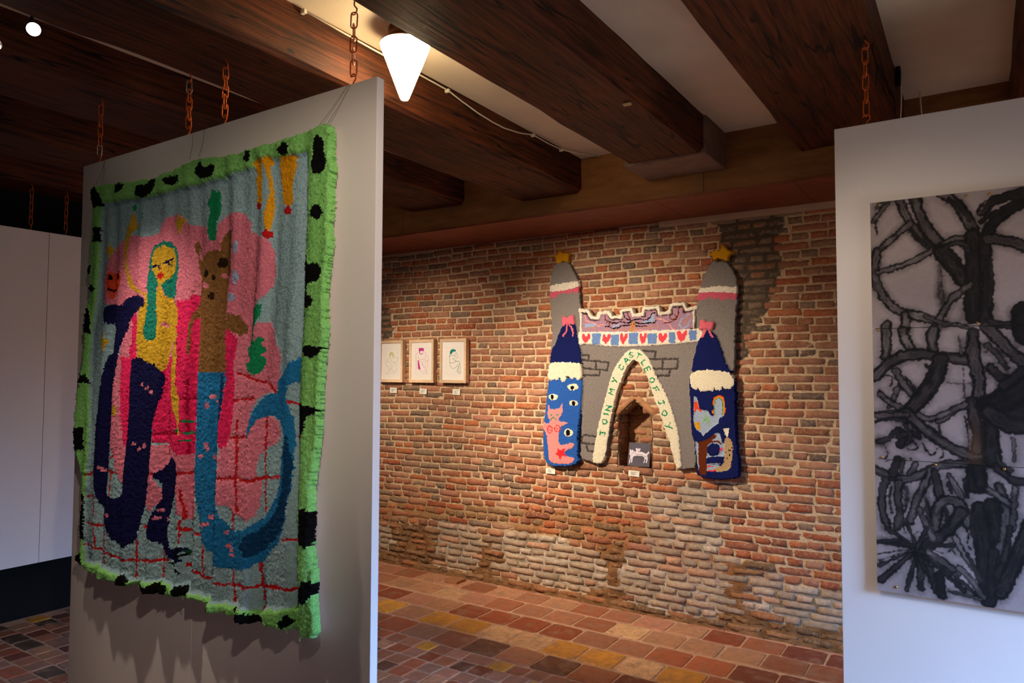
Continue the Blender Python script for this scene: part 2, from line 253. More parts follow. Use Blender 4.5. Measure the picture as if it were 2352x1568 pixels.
# ---------------------------------------------------------------- traced outlines, millimetres in the plane of each thing (x, z)
# textiles: (part, yarn, P outline / L line, points, line width[, pile height]); charcoal: (points, width, darkness)
RUG = [
('border','green','P',[(-3116,2378),(-3025,2372),(-2879,2362),(-2655,2343),(-2474,2365),(-2377,2375),(-2203,2356),(-2070,2357),(-1953,2358),(-1809,2363),(-1729,2371),(-1698,2377),(-1674,2366),(-1666,2329),(-1669,2270),(-1658,2225),(-1664,2162),(-1660,2124),(-1668,2055),(-1661,2001),(-1673,1922),(-1678,1843),(-1672,1736),(-1679,1684),(-1683,1647),(-1689,1537),(-1690,1486),(-1693,1425),(-1707,1334),(-1713,1256),(-1708,1184),(-1714,1089),(-1708,1024),(-1695,971),(-1702,926),(-1692,872),(-1679,826),(-1703,805),(-1736,804),(-1811,806),(-1916,802),(-2008,805),(-2075,808),(-2185,806),(-2268,823),(-2365,812),(-2466,805),(-2560,796),(-2622,826),(-2721,796),(-2853,800),(-2963,793),(-3072,817),(-3124,824),(-3129,853),(-3090,881),(-3089,985),(-3088,1090),(-3137,1282),(-3145,1365),(-3141,1472),(-3131,1563),(-3120,1625),(-3114,1746),(-3119,1833),(-3097,1925),(-3110,2035),(-3097,2179),(-3089,2279),(-3113,2326)],0),
('field','field','P',[(-3007,2294),(-2676,2275),(-2470,2280),(-2210,2280),(-2068,2295),(-1934,2307),(-1771,2303),(-1772,2149),(-1776,2007),(-1779,1805),(-1784,1575),(-1785,1449),(-1793,1277),(-1798,1135),(-1794,966),(-1783,878),(-1936,845),(-2076,838),(-2258,837),(-2422,835),(-2491,847),(-2659,823),(-2855,835),(-3058,834),(-3082,986),(-3069,1136),(-3057,1301),(-3074,1473),(-3088,1587),(-3081,1781),(-3040,1901),(-3029,2064),(-3031,2229)],0),
('grid_line','red','L',[(-3071,1181),(-2945,1228),(-2825,1293)],9),
('grid_line','red','L',[(-3060,989),(-2911,988),(-2890,858)],9),
('grid_line','red','L',[(-3062,900),(-2899,893),(-2764,887),(-2483,920)],9),
('grid_line','red','L',[(-2519,952),(-2515,853)],9),
('grid_line','red','L',[(-3066,1096),(-3002,1102)],9),
('grid_line','red','L',[(-2930,1207),(-2768,1216)],9),
('grid_line','red','L',[(-2882,1210),(-2883,1110)],9),
('grid_line','red','L',[(-2632,1025),(-2583,1034)],9),
('grid_line','red','L',[(-2431,1042),(-2282,1041)],9),
('grid_line','red','L',[(-2403,1065),(-2404,993)],9),
('grid_line','red','L',[(-2380,919),(-2250,901),(-2147,895),(-1947,916),(-1780,932)],9),
('grid_line','red','L',[(-2259,1006),(-2250,901)],9),
('grid_line','red','L',[(-2090,956),(-2067,851)],9),
('grid_line','red','L',[(-1959,1005),(-1951,918),(-1940,847)],9),
('grid_line','red','L',[(-1856,1516),(-1795,1494)],9),
('grid_line','red','L',[(-1853,1077),(-1797,1081)],9),
('grid_line','red','L',[(-1818,1401),(-1792,1400)],9),
('grid_line','red','L',[(-2495,1054),(-2465,1048)],9),
('grid_line','red','L',[(-3008,1098),(-3004,1025)],9),
('grid_line','red','L',[(-2666,966),(-2660,837)],9),
('grid_line','red','L',[(-2091,1137),(-2094,1076)],9),
('grid_line','red','L',[(-1955,1365),(-1940,1148)],9),
('grid_line','red','L',[(-1962,1263),(-1806,1273)],9),
('grid_line','red','L',[(-3002,981),(-2990,895)],9),
('grid_line','red','L',[(-2778,888),(-2769,848)],9),
('cloud','pink','P',[(-2998,1877),(-3009,1956),(-2974,2059),(-2892,2122),(-2779,2145),(-2741,2124),(-2622,2125),(-2589,2165),(-2533,2191),(-2477,2191),(-2421,2139),(-2295,2119),(-2253,2090),(-2235,2125),(-2206,2146),(-2158,2155),(-2100,2145),(-2062,2117),(-2052,2075),(-2006,2055),(-1961,2042),(-1943,2000),(-1933,1942),(-1940,1886),(-1982,1843),(-2035,1811),(-2042,1771),(-2164,1794),(-2156,1564),(-2914,1556),(-2855,1671),(-2799,1806),(-2866,1871)],0),
('cloud','pink','P',[(-2164,1794),(-2043,1777),(-1997,1758),(-1980,1766),(-1945,1762),(-1899,1677),(-1885,1632),(-1892,1567),(-1892,1545),(-1983,1525),(-2019,1464),(-1991,1447),(-1944,1462),(-1890,1448),(-1878,1398),(-1905,1368),(-1946,1359),(-1978,1328),(-1980,1268),(-1962,1258),(-1963,1151),(-2018,1109),(-2066,1122),(-2116,1150),(-2162,1161),(-2170,1247),(-2163,1347),(-2143,1653)],0),
('cloud','pink','P',[(-2923,1587),(-2761,1588),(-2745,1263),(-2763,1234),(-2766,1170),(-2806,1174),(-2850,1256),(-2894,1311),(-2925,1382)],0),
('cloud','pink','P',[(-2585,1335),(-2331,1330),(-2316,1241),(-2306,1108),(-2343,1072),(-2387,1080),(-2445,1106),(-2439,1231),(-2487,1281),(-2533,1251),(-2567,1214),(-2529,1171),(-2539,1123),(-2585,1084),(-2629,1093),(-2630,1244),(-2609,1327)],0),
('grid_line','red','L',[(-2628,1220),(-2556,1225)],9),
('grid_line','red','L',[(-2439,1238),(-2317,1246)],9),
('grid_line','red','L',[(-2408,1182),(-2387,1086),(-2403,1065)],9),
('grid_line','red','L',[(-2170,1244),(-2080,1251),(-2013,1244),(-1957,1261)],9),
('grid_line','red','L',[(-2091,1437),(-2085,1253),(-2076,1139)],9),
('grid_line','red','L',[(-1949,1460),(-1951,1359)],9),
('grid_line','red','L',[(-2174,1380),(-2027,1388)],9),
('grid_line','red','L',[(-2108,1507),(-2002,1516)],9),
('grid_line','red','L',[(-2101,1600),(-1929,1562),(-1910,1538)],9),
('grid_line','red','L',[(-2513,1333),(-2511,1293)],9),
('coat','hot','P',[(-2497,1868),(-2399,1863),(-2389,1884),(-2337,1878),(-2325,1856),(-2355,1820),(-2341,1727),(-2335,1562),(-2500,1560),(-2491,1731),(-2471,1794)],0),
('coat','hot','P',[(-2788,1819),(-2715,1836),(-2712,1656),(-2738,1558),(-2812,1557),(-2782,1704),(-2773,1785)],0),
('coat','hot','P',[(-2163,1764),(-2139,1745),(-2105,1709),(-2121,1633),(-2137,1564),(-2156,1564)],0),
('coat','hot','P',[(-2831,1660),(-2732,1659),(-2747,1446),(-2751,1263),(-2800,1323),(-2820,1444)],0),
('coat','hot','P',[(-2551,1657),(-2338,1655),(-2328,1525),(-2326,1337),(-2374,1308),(-2453,1303),(-2513,1339),(-2585,1342),(-2578,1452),(-2547,1575)],0),
('coat','hot','P',[(-2153,1653),(-2111,1591),(-2112,1467),(-2133,1361),(-2173,1340),(-2176,1415),(-2154,1528)],0),
('coat_seam','crimson','L',[(-2599,1372),(-2333,1385)],8),
('coat_seam','crimson','L',[(-2450,1506),(-2338,1508)],8),
('coat_seam','crimson','L',[(-2513,1339),(-2518,1454)],8),
('coat_seam','crimson','L',[(-2396,1576),(-2386,1314)],8),
('hair','teal','P',[(-2669,2000),(-2666,2060),(-2632,2090),(-2574,2096),(-2517,2082),(-2482,2043),(-2480,1985),(-2489,1948),(-2497,1871),(-2530,1873),(-2554,1900),(-2567,1927),(-2624,1931),(-2613,1812),(-2609,1727),(-2650,1718),(-2686,1735),(-2667,1834),(-2678,1934)],0),
('woman_body','yellow','P',[(-2808,2231),(-2783,2221),(-2787,2180),(-2738,2192),(-2732,2181),(-2805,2155),(-2815,2115),(-2831,2047),(-2795,1976),(-2768,1933),(-2682,1908),(-2682,1895),(-2780,1914),(-2820,1971),(-2850,2049),(-2849,2153),(-2819,2184)],0),
('woman_body','yellow','P',[(-2607,1936),(-2567,1927),(-2559,1894),(-2497,1865),(-2473,1825),(-2476,1762),(-2502,1731),(-2521,1667),(-2535,1604),(-2598,1616),(-2670,1643),(-2712,1650),(-2715,1836),(-2680,1861),(-2688,1902),(-2617,1904)],0),
('hair','teal','P',[(-2674,1934),(-2624,1931),(-2613,1812),(-2609,1727),(-2650,1718),(-2686,1735),(-2667,1834)],0),
('woman_body','yellow','P',[(-2498,1769),(-2476,1762),(-2477,1667),(-2472,1604),(-2478,1616),(-2469,1536),(-2425,1457),(-2416,1378),(-2433,1370),(-2446,1410),(-2496,1488),(-2509,1576)],0),
('woman_body','yellow','P',[(-2653,2045),(-2631,2077),(-2574,2081),(-2516,2063),(-2498,2019),(-2501,1974),(-2545,1942),(-2578,1928),(-2565,1901),(-2606,1903),(-2613,1946),(-2651,1999)],0),
('eye','navy','L',[(-2645,2006),(-2593,2006)],8),
('eye','navy','L',[(-2614,2006),(-2606,1990)],7),
('eye','navy','L',[(-2564,2006),(-2542,2015),(-2517,2027)],9),
('eye','navy','L',[(-2542,2011),(-2525,1999)],6),
('lips','red','P',[(-2621,1973),(-2601,1978),(-2585,1974),(-2557,1975),(-2549,1958),(-2590,1947),(-2614,1956)],0),
('nose','red','P',[(-2574,1991),(-2575,1988),(-2579,1986),(-2584,1985),(-2589,1985),(-2594,1987),(-2598,1990),(-2599,1993),(-2598,1996),(-2595,1998),(-2590,1999),(-2584,1999),(-2579,1997),(-2575,1994)],0),
('cheek','pink','P',[(-2527,1776),(-2529,1773),(-2533,1770),(-2539,1768),(-2546,1768),(-2552,1770),(-2557,1773),(-2559,1777),(-2557,1781),(-2553,1784),(-2547,1786),(-2540,1786),(-2533,1784),(-2529,1780)],0),
('trousers','navy','P',[(-2742,1650),(-2694,1656),(-2657,1636),(-2599,1636),(-2552,1610),(-2533,1560),(-2756,1558)],0),
('trousers','navy','P',[(-2751,1645),(-2700,1659),(-2648,1637),(-2586,1633),(-2536,1596),(-2545,1521),(-2571,1432),(-2598,1369),(-2611,1245),(-2624,1121),(-2651,1036),(-2672,965),(-2741,932),(-2807,941),(-2875,967),(-2919,1019),(-2986,1085),(-3014,1186),(-3031,1363),(-2996,1513),(-2974,1624),(-2942,1683),(-2852,1682),(-2875,1602),(-2903,1478),(-2939,1367),(-2939,1250),(-2927,1156),(-2883,1106),(-2815,1109),(-2779,1162),(-2764,1262),(-2746,1425)],0),
('trousers','navy','P',[(-2990,1863),(-2931,1877),(-2853,1863),(-2816,1889),(-2755,1902),(-2687,1892),(-2685,1848),(-2788,1819),(-2797,1765),(-2868,1671),(-2897,1603),(-2969,1603),(-2920,1672),(-2874,1788),(-2980,1799),(-2998,1828)],0),
('trousers','navy','P',[(-2488,1294),(-2458,1283),(-2433,1245),(-2447,1158),(-2479,1089),(-2493,1021),(-2473,958),(-2428,984),(-2372,978),(-2415,946),(-2381,932),(-2437,917),(-2495,935),(-2544,981),(-2605,994),(-2583,1044),(-2539,1129),(-2530,1191),(-2567,1214),(-2533,1251)],0),
('bear_body','brown','P',[(-2376,2071),(-2355,2072),(-2348,2044),(-2332,2017),(-2261,2036),(-2221,2026),(-2222,2062),(-2185,2101),(-2151,2091),(-2154,2043),(-2162,2002),(-2146,1959),(-2159,1924),(-2177,1890),(-2176,1854),(-2160,1793),(-2155,1663),(-2148,1592),(-2331,1592),(-2340,1696),(-2349,1801),(-2385,1784),(-2390,1653),(-2402,1666),(-2396,1791),(-2366,1833),(-2346,1863),(-2338,1912),(-2356,1976),(-2363,2020),(-2385,2053)],0),
('bear_body','brown','P',[(-2160,1805),(-2108,1794),(-2060,1760),(-2059,1731),(-2096,1724),(-2158,1752)],0),
('bear_feature','dark','P',[(-2184,1980),(-2187,1973),(-2193,1967),(-2203,1964),(-2215,1965),(-2225,1969),(-2233,1976),(-2235,1984),(-2233,1992),(-2226,1998),(-2216,2001),(-2205,2000),(-2194,1995),(-2187,1988)],0),
('bear_feature','dark','P',[(-2286,1951),(-2288,1945),(-2292,1941),(-2299,1939),(-2307,1940),(-2314,1943),(-2319,1948),(-2321,1953),(-2319,1958),(-2315,1962),(-2308,1964),(-2300,1964),(-2293,1961),(-2288,1956)],0),
('bear_feature','dark','P',[(-2245,1870),(-2247,1863),(-2252,1859),(-2260,1856),(-2269,1857),(-2277,1860),(-2283,1865),(-2285,1872),(-2284,1878),(-2278,1883),(-2270,1885),(-2261,1885),(-2253,1882),(-2247,1876)],0),
('bear_feature','dark','P',[(-2243,1933),(-2245,1929),(-2248,1926),(-2254,1925),(-2260,1925),(-2266,1927),(-2270,1931),(-2272,1935),(-2270,1940),(-2267,1943),(-2261,1944),(-2255,1944),(-2249,1941),(-2245,1938)],0),
('cheek','pink','P',[(-2282,1908),(-2283,1904),(-2289,1901),(-2297,1900),(-2306,1900),(-2314,1903),(-2320,1907),(-2322,1911),(-2321,1915),(-2315,1918),(-2307,1920),(-2298,1919),(-2290,1917),(-2284,1913)],0),
('cheek','pink','P',[(-2181,1935),(-2182,1931),(-2187,1928),(-2194,1926),(-2202,1927),(-2209,1929),(-2214,1933),(-2216,1937),(-2214,1942),(-2210,1945),(-2203,1946),(-2195,1945),(-2188,1943),(-2183,1939)],0),
('inner_ear','pink','P',[(-2359,2048),(-2334,2014),(-2336,1996),(-2354,2007)],0),
('bear_trousers','blue','P',[(-2336,1598),(-2151,1601),(-2152,1564),(-2335,1562)],0),
('bear_trousers','blue','P',[(-2336,1600),(-2298,1596),(-2162,1597),(-2154,1528),(-2175,1402),(-2183,1339),(-2180,1252),(-2162,1161),(-2145,1113),(-2094,1076),(-2036,1083),(-1962,1122),(-1900,1181),(-1871,1253),(-1869,1358),(-1857,1399),(-1881,1445),(-1926,1467),(-1991,1447),(-2017,1397),(-2031,1367),(-2028,1421),(-1992,1501),(-1956,1529),(-1901,1533),(-1898,1574),(-1858,1609),(-1833,1644),(-1790,1650),(-1785,1621),(-1805,1581),(-1840,1563),(-1856,1533),(-1838,1482),(-1824,1447),(-1820,1304),(-1826,1217),(-1845,1112),(-1879,1062),(-1922,1015),(-2004,963),(-2109,947),(-2170,956),(-2243,995),(-2277,1054),(-2296,1141),(-2322,1241),(-2320,1395),(-2333,1525)],0),
('bear_trousers','deepblue','P',[(-2192,1597),(-2162,1597),(-2156,1528),(-2175,1402),(-2185,1339),(-2201,1401),(-2199,1496)],0),
('bear_trousers','deepblue','P',[(-1857,1399),(-1844,1400),(-1822,1303),(-1829,1217),(-1850,1112),(-1906,1058),(-1996,999),(-2072,1018),(-2054,1054),(-1961,1092),(-1891,1159),(-1857,1243)],0),
('bear_trousers','blue','P',[(-1880,1567),(-1844,1635),(-1807,1648),(-1787,1632),(-1797,1568)],0),
('drip','ochre','P',[(-2050,2313),(-1996,2316),(-2004,2267),(-1992,2167),(-2028,2171),(-2039,2243)],0),
('drip','ochre','P',[(-1987,2317),(-1952,2317),(-1964,2273),(-1944,2183),(-1949,2069),(-1980,2073),(-1978,2142),(-1961,2191),(-1972,2245),(-1991,2294)],0),
('drip','ochre','P',[(-1934,2308),(-1828,2303),(-1831,2258),(-1847,2215),(-1845,2139),(-1904,2147),(-1906,2207)],0),
('drip_tip','red','P',[(-1997,2157),(-1998,2151),(-2004,2148),(-2012,2146),(-2021,2147),(-2029,2151),(-2034,2156),(-2036,2162),(-2035,2167),(-2029,2171),(-2021,2172),(-2012,2171),(-2004,2168),(-1999,2163)],0),
('drip_tip','red','P',[(-1943,2057),(-1945,2052),(-1950,2047),(-1959,2046),(-1968,2046),(-1977,2050),(-1983,2055),(-1985,2062),(-1983,2067),(-1977,2072),(-1969,2073),(-1959,2072),(-1951,2069),(-1945,2063)],0),
('drip_tip','red','P',[(-1853,2125),(-1855,2119),(-1860,2115),(-1869,2113),(-1878,2114),(-1887,2118),(-1893,2124),(-1895,2130),(-1893,2136),(-1887,2140),(-1879,2142),(-1869,2141),(-1861,2137),(-1855,2131)],0),
('plant','leaf','P',[(-2280,2260),(-2259,2238),(-2229,2240),(-2232,2204),(-2226,2172),(-2249,2126),(-2243,2089),(-2262,2057),(-2293,2082),(-2305,2120),(-2287,2180),(-2313,2202),(-2289,2230)],0),
('plant','leaf','P',[(-1977,1832),(-1980,1786),(-2006,1747),(-2009,1701),(-1970,1723),(-1978,1695),(-1959,1672),(-1985,1661),(-1959,1644),(-1975,1604),(-2005,1590),(-2046,1604),(-2061,1633),(-2029,1639),(-2058,1679),(-2031,1696),(-2028,1748),(-2035,1817),(-1999,1821)],0),
('plant','leaf','P',[(-2786,2250),(-2786,2244),(-2789,2239),(-2794,2236),(-2799,2237),(-2803,2240),(-2807,2246),(-2808,2253),(-2807,2259),(-2805,2264),(-2800,2267),(-2795,2266),(-2790,2263),(-2787,2257)],0),
('plant','leaf','P',[(-2715,2213),(-2716,2208),(-2718,2204),(-2721,2202),(-2725,2202),(-2728,2205),(-2731,2209),(-2732,2215),(-2731,2220),(-2729,2224),(-2726,2226),(-2722,2226),(-2719,2223),(-2716,2218)],0),
('star','yellow','P',[(-3003,2097),(-2977,2109),(-2972,2137),(-2950,2107),(-2930,2091),(-2956,2083),(-2961,2058),(-2980,2085)],0),
('star','yellow','P',[(-2520,2157),(-2499,2174),(-2483,2191),(-2465,2170),(-2433,2163),(-2459,2150),(-2464,2125),(-2479,2107),(-2492,2141)],0),
('star','yellow','P',[(-3016,1730),(-2992,1771),(-2976,1736),(-2943,1725),(-2968,1711),(-2987,1680),(-3002,1712)],0),
('smiling_heart','orange','P',[(-2983,1982),(-2965,2013),(-2925,1999),(-2886,2010),(-2861,1981),(-2882,1934),(-2914,1915),(-2945,1885),(-2960,1924)],0),
('heart_eye','black','P',[(-2942,1985),(-2943,1980),(-2946,1976),(-2951,1974),(-2956,1974),(-2961,1977),(-2965,1982),(-2966,1987),(-2965,1992),(-2962,1996),(-2958,1998),(-2952,1997),(-2947,1995),(-2944,1990)],0),
('heart_eye','black','P',[(-2885,1986),(-2886,1981),(-2889,1977),(-2893,1975),(-2899,1975),(-2903,1978),(-2907,1982),(-2908,1988),(-2907,1993),(-2904,1997),(-2900,1998),(-2895,1998),(-2890,1995),(-2886,1991)],0),
('heart_smile','black','L',[(-2961,1939),(-2927,1927),(-2898,1942)],7),
('tear','pale','P',[(-2117,2028),(-2118,2018),(-2121,2010),(-2126,2006),(-2131,2006),(-2137,2011),(-2140,2020),(-2142,2030),(-2141,2041),(-2138,2049),(-2133,2053),(-2128,2052),(-2122,2047),(-2119,2039)],0),
('tear','pale','P',[(-2111,1924),(-2112,1914),(-2115,1906),(-2120,1902),(-2125,1902),(-2130,1907),(-2134,1915),(-2135,1926),(-2135,1936),(-2131,1944),(-2127,1948),(-2121,1948),(-2116,1943),(-2112,1934)],0),
('tear','pale','P',[(-2119,1857),(-2121,1850),(-2128,1845),(-2137,1843),(-2147,1843),(-2157,1847),(-2164,1852),(-2167,1859),(-2164,1866),(-2158,1871),(-2149,1873),(-2138,1873),(-2128,1869),(-2122,1863)],0),
('blossom','pink','P',[(-2228,1517),(-2229,1513),(-2233,1510),(-2238,1508),(-2244,1508),(-2250,1510),(-2254,1513),(-2255,1517),(-2254,1520),(-2250,1524),(-2245,1525),(-2239,1526),(-2233,1524),(-2229,1521)],0),
('blossom','pink','P',[(-2196,1502),(-2197,1498),(-2201,1495),(-2206,1493),(-2212,1493),(-2218,1495),(-2222,1497),(-2223,1501),(-2222,1505),(-2218,1508),(-2213,1510),(-2207,1510),(-2201,1509),(-2198,1506)],0),
('blossom','pink','P',[(-2253,1485),(-2254,1481),(-2258,1477),(-2263,1476),(-2269,1475),(-2275,1477),(-2279,1480),(-2281,1484),(-2279,1488),(-2276,1491),(-2270,1493),(-2264,1493),(-2258,1491),(-2254,1488)],0),
('blossom','pink','P',[(-2180,1490),(-2181,1486),(-2185,1483),(-2190,1481),(-2196,1481),(-2202,1482),(-2206,1485),(-2207,1489),(-2206,1493),(-2202,1496),(-2197,1498),(-2191,1498),(-2185,1497),(-2182,1494)],0),
('blossom','pink','P',[(-2242,1342),(-2244,1338),(-2247,1335),(-2253,1333),(-2259,1332),(-2264,1334),(-2268,1337),(-2270,1340),(-2269,1344),(-2265,1348),(-2259,1350),(-2253,1350),(-2248,1349),(-2244,1346)],0),
('blossom','pink','P',[(-2248,1351),(-2249,1347),(-2253,1344),(-2258,1342),(-2264,1342),(-2270,1343),(-2274,1346),(-2275,1350),(-2274,1354),(-2271,1357),(-2265,1359),(-2259,1359),(-2253,1358),(-2249,1355)],0),
('blossom','pink','P',[(-2273,1308),(-2274,1304),(-2278,1301),(-2283,1299),(-2289,1298),(-2295,1300),(-2299,1303),(-2301,1306),(-2299,1310),(-2296,1314),(-2290,1316),(-2284,1316),(-2278,1315),(-2274,1312)],0),
('blossom','pink','P',[(-2210,1309),(-2211,1305),(-2215,1302),(-2220,1300),(-2226,1300),(-2232,1301),(-2235,1304),(-2237,1307),(-2236,1311),(-2232,1315),(-2227,1317),(-2221,1317),(-2215,1316),(-2211,1313)],0),
('blossom','pink','P',[(-2188,1127),(-2189,1123),(-2193,1120),(-2198,1117),(-2204,1117),(-2209,1118),(-2213,1120),(-2215,1124),(-2213,1128),(-2210,1131),(-2204,1134),(-2198,1134),(-2193,1133),(-2189,1130)],0),
('blossom','pink','P',[(-2213,1105),(-2214,1102),(-2218,1098),(-2223,1096),(-2229,1095),(-2234,1096),(-2238,1099),(-2240,1102),(-2239,1106),(-2235,1110),(-2230,1112),(-2224,1113),(-2218,1112),(-2214,1109)],0),
('blossom','pink','P',[(-2253,1076),(-2255,1072),(-2258,1068),(-2264,1066),(-2270,1065),(-2275,1066),(-2279,1069),(-2281,1073),(-2280,1077),(-2276,1080),(-2271,1082),(-2264,1083),(-2259,1082),(-2255,1079)],0),
('blossom','pink','P',[(-2228,1082),(-2229,1078),(-2232,1074),(-2238,1072),(-2244,1071),(-2249,1072),(-2253,1075),(-2255,1079),(-2253,1083),(-2250,1086),(-2244,1089),(-2238,1089),(-2233,1088),(-2229,1086)],0),
('blossom','pink','P',[(-2099,1027),(-2100,1023),(-2104,1020),(-2109,1017),(-2114,1017),(-2120,1018),(-2123,1020),(-2125,1024),(-2124,1027),(-2120,1031),(-2115,1033),(-2109,1034),(-2104,1033),(-2100,1031)],0),
('blossom','pink','P',[(-2083,996),(-2085,992),(-2088,989),(-2093,986),(-2099,985),(-2104,986),(-2107,989),(-2109,992),(-2108,996),(-2104,1000),(-2099,1002),(-2093,1003),(-2088,1002),(-2085,999)],0),
('blossom','pink','P',[(-2105,1069),(-2107,1065),(-2110,1062),(-2115,1059),(-2121,1059),(-2126,1060),(-2130,1062),(-2131,1066),(-2130,1069),(-2126,1073),(-2121,1075),(-2116,1076),(-2110,1075),(-2107,1072)],0),
('blossom','pink','P',[(-2089,1016),(-2090,1012),(-2093,1009),(-2099,1007),(-2104,1006),(-2109,1007),(-2113,1009),(-2114,1013),(-2113,1017),(-2110,1020),(-2105,1022),(-2099,1023),(-2094,1022),(-2090,1020)],0),
('blossom','pink','P',[(-2663,1554),(-2664,1550),(-2667,1547),(-2672,1546),(-2678,1546),(-2683,1547),(-2687,1550),(-2688,1553),(-2687,1557),(-2684,1559),(-2679,1561),(-2673,1561),(-2668,1559),(-2664,1557)],0),
('blossom','pink','P',[(-2606,1527),(-2607,1523),(-2610,1521),(-2615,1519),(-2620,1519),(-2626,1520),(-2629,1523),(-2630,1526),(-2629,1529),(-2626,1532),(-2621,1534),(-2616,1534),(-2611,1532),(-2607,1530)],0),
('blossom','pink','P',[(-2631,1543),(-2632,1540),(-2636,1537),(-2641,1536),(-2646,1536),(-2651,1537),(-2655,1540),(-2656,1543),(-2655,1546),(-2652,1549),(-2647,1551),(-2641,1551),(-2636,1549),(-2633,1547)],0),
('blossom','pink','P',[(-2633,1326),(-2634,1322),(-2638,1320),(-2643,1318),(-2648,1318),(-2653,1319),(-2657,1321),(-2658,1324),(-2657,1328),(-2654,1331),(-2649,1332),(-2643,1333),(-2638,1331),(-2635,1329)],0),
('blossom','pink','P',[(-2690,1330),(-2691,1326),(-2695,1323),(-2700,1322),(-2705,1321),(-2710,1322),(-2714,1325),(-2716,1328),(-2714,1331),(-2711,1334),(-2706,1336),(-2700,1336),(-2695,1335),(-2691,1333)],0),
('blossom','pink','P',[(-2660,1310),(-2661,1307),(-2665,1304),(-2670,1302),(-2675,1302),(-2680,1303),(-2684,1306),(-2685,1309),(-2684,1312),(-2681,1315),(-2676,1317),(-2670,1317),(-2665,1316),(-2662,1314)],0),
('blossom','pink','P',[(-2958,1219),(-2960,1216),(-2963,1213),(-2969,1211),(-2975,1210),(-2981,1211),(-2985,1214),(-2987,1217),(-2986,1221),(-2982,1224),(-2976,1226),(-2970,1226),(-2964,1225),(-2960,1223)],0),
('blossom','pink','P',[(-2944,1209),(-2945,1206),(-2949,1203),(-2954,1201),(-2961,1200),(-2966,1201),(-2970,1204),(-2972,1207),(-2971,1211),(-2967,1214),(-2961,1216),(-2955,1216),(-2949,1215),(-2945,1213)],0),
('blossom','pink','P',[(-2526,1097),(-2527,1094),(-2530,1091),(-2535,1089),(-2540,1089),(-2545,1089),(-2548,1092),(-2550,1095),(-2549,1098),(-2545,1101),(-2541,1103),(-2535,1103),(-2531,1102),(-2527,1100)],0),
('blossom','pink','P',[(-2484,1069),(-2485,1065),(-2488,1062),(-2492,1061),(-2497,1060),(-2502,1061),(-2506,1063),(-2507,1066),(-2506,1069),(-2503,1072),(-2498,1074),(-2493,1075),(-2488,1074),(-2485,1072)],0),
('blossom','pink','P',[(-2537,1069),(-2538,1066),(-2541,1063),(-2545,1061),(-2551,1061),(-2556,1061),(-2559,1064),(-2560,1067),(-2559,1070),(-2556,1073),(-2551,1075),(-2546,1075),(-2541,1075),(-2538,1072)],0),
('blossom','pink','P',[(-2872,1039),(-2874,1036),(-2877,1032),(-2883,1030),(-2889,1030),(-2894,1030),(-2898,1033),(-2900,1036),(-2898,1040),(-2895,1043),(-2889,1045),(-2883,1046),(-2878,1045),(-2874,1042)],0),
('leaf','leaf','P',[(-2370,1426),(-2372,1423),(-2377,1421),(-2385,1420),(-2394,1420),(-2402,1420),(-2408,1422),(-2410,1424),(-2408,1427),(-2403,1429),(-2395,1430),(-2386,1430),(-2378,1430),(-2372,1428)],0),
('leaf','leaf','P',[(-2363,1384),(-2365,1381),(-2370,1379),(-2378,1378),(-2387,1377),(-2395,1378),(-2401,1380),(-2403,1382),(-2401,1384),(-2395,1386),(-2387,1388),(-2378,1388),(-2370,1387),(-2365,1386)],0),
('leaf','leaf','P',[(-2378,1357),(-2380,1354),(-2386,1352),(-2394,1351),(-2403,1350),(-2411,1351),(-2417,1352),(-2419,1355),(-2417,1357),(-2411,1359),(-2403,1361),(-2394,1361),(-2386,1360),(-2380,1359)],0),
('leaf','leaf','P',[(-2425,1391),(-2427,1388),(-2432,1386),(-2441,1385),(-2450,1384),(-2458,1385),(-2464,1386),(-2466,1389),(-2464,1391),(-2458,1393),(-2450,1395),(-2441,1395),(-2433,1394),(-2427,1393)],0),
('scribble','black','L',[(-2455,954),(-2405,980),(-2426,938),(-2371,959)],8),
('scribble','deepgreen','L',[(-2382,964),(-2349,956)],12),
('scribble','black','L',[(-2471,912),(-2425,906),(-2402,890)],9),
('flower','yellow','P',[(-2848,1450),(-2850,1441),(-2854,1434),(-2862,1430),(-2870,1430),(-2878,1433),(-2884,1440),(-2886,1449),(-2885,1458),(-2880,1465),(-2872,1469),(-2864,1470),(-2856,1466),(-2851,1459)],0),
('black_spot','black','P',[(-3115,2363),(-3081,2373),(-3008,2312),(-3000,2283),(-3103,2285)],0),
('black_spot','black','P',[(-2922,2322),(-2904,2355),(-2840,2356),(-2864,2328),(-2909,2317)],0),
('black_spot','black','P',[(-2768,2301),(-2745,2329),(-2678,2323),(-2667,2348),(-2632,2350),(-2625,2315),(-2664,2280),(-2736,2280)],0),
('black_spot','black','P',[(-2573,2324),(-2534,2335),(-2472,2329),(-2466,2305),(-2515,2293)],0),
('black_spot','black','P',[(-2375,2317),(-2366,2354),(-2335,2362),(-2308,2332),(-2262,2341),(-2242,2328),(-2261,2294),(-2322,2294)],0),
('black_spot','black','P',[(-2092,2328),(-2079,2353),(-2056,2349),(-2055,2322),(-2073,2313)],0),
('black_spot','black','P',[(-1922,2326),(-1884,2354),(-1854,2329),(-1862,2308),(-1900,2311)],0),
('black_spot','black','P',[(-1739,2309),(-1725,2351),(-1689,2322),(-1688,2284),(-1672,2244),(-1694,2220),(-1726,2219),(-1750,2251),(-1735,2281)],0),
('black_spot','black','P',[(-1746,2097),(-1735,2120),(-1700,2118),(-1688,2090),(-1711,2073),(-1734,2082)],0),
('black_spot','black','P',[(-1780,1991),(-1764,1989),(-1762,1940),(-1719,1942),(-1688,1929),(-1687,1902),(-1710,1879),(-1757,1880),(-1756,1842),(-1725,1835),(-1720,1813),(-1755,1798),(-1771,1810)],0),
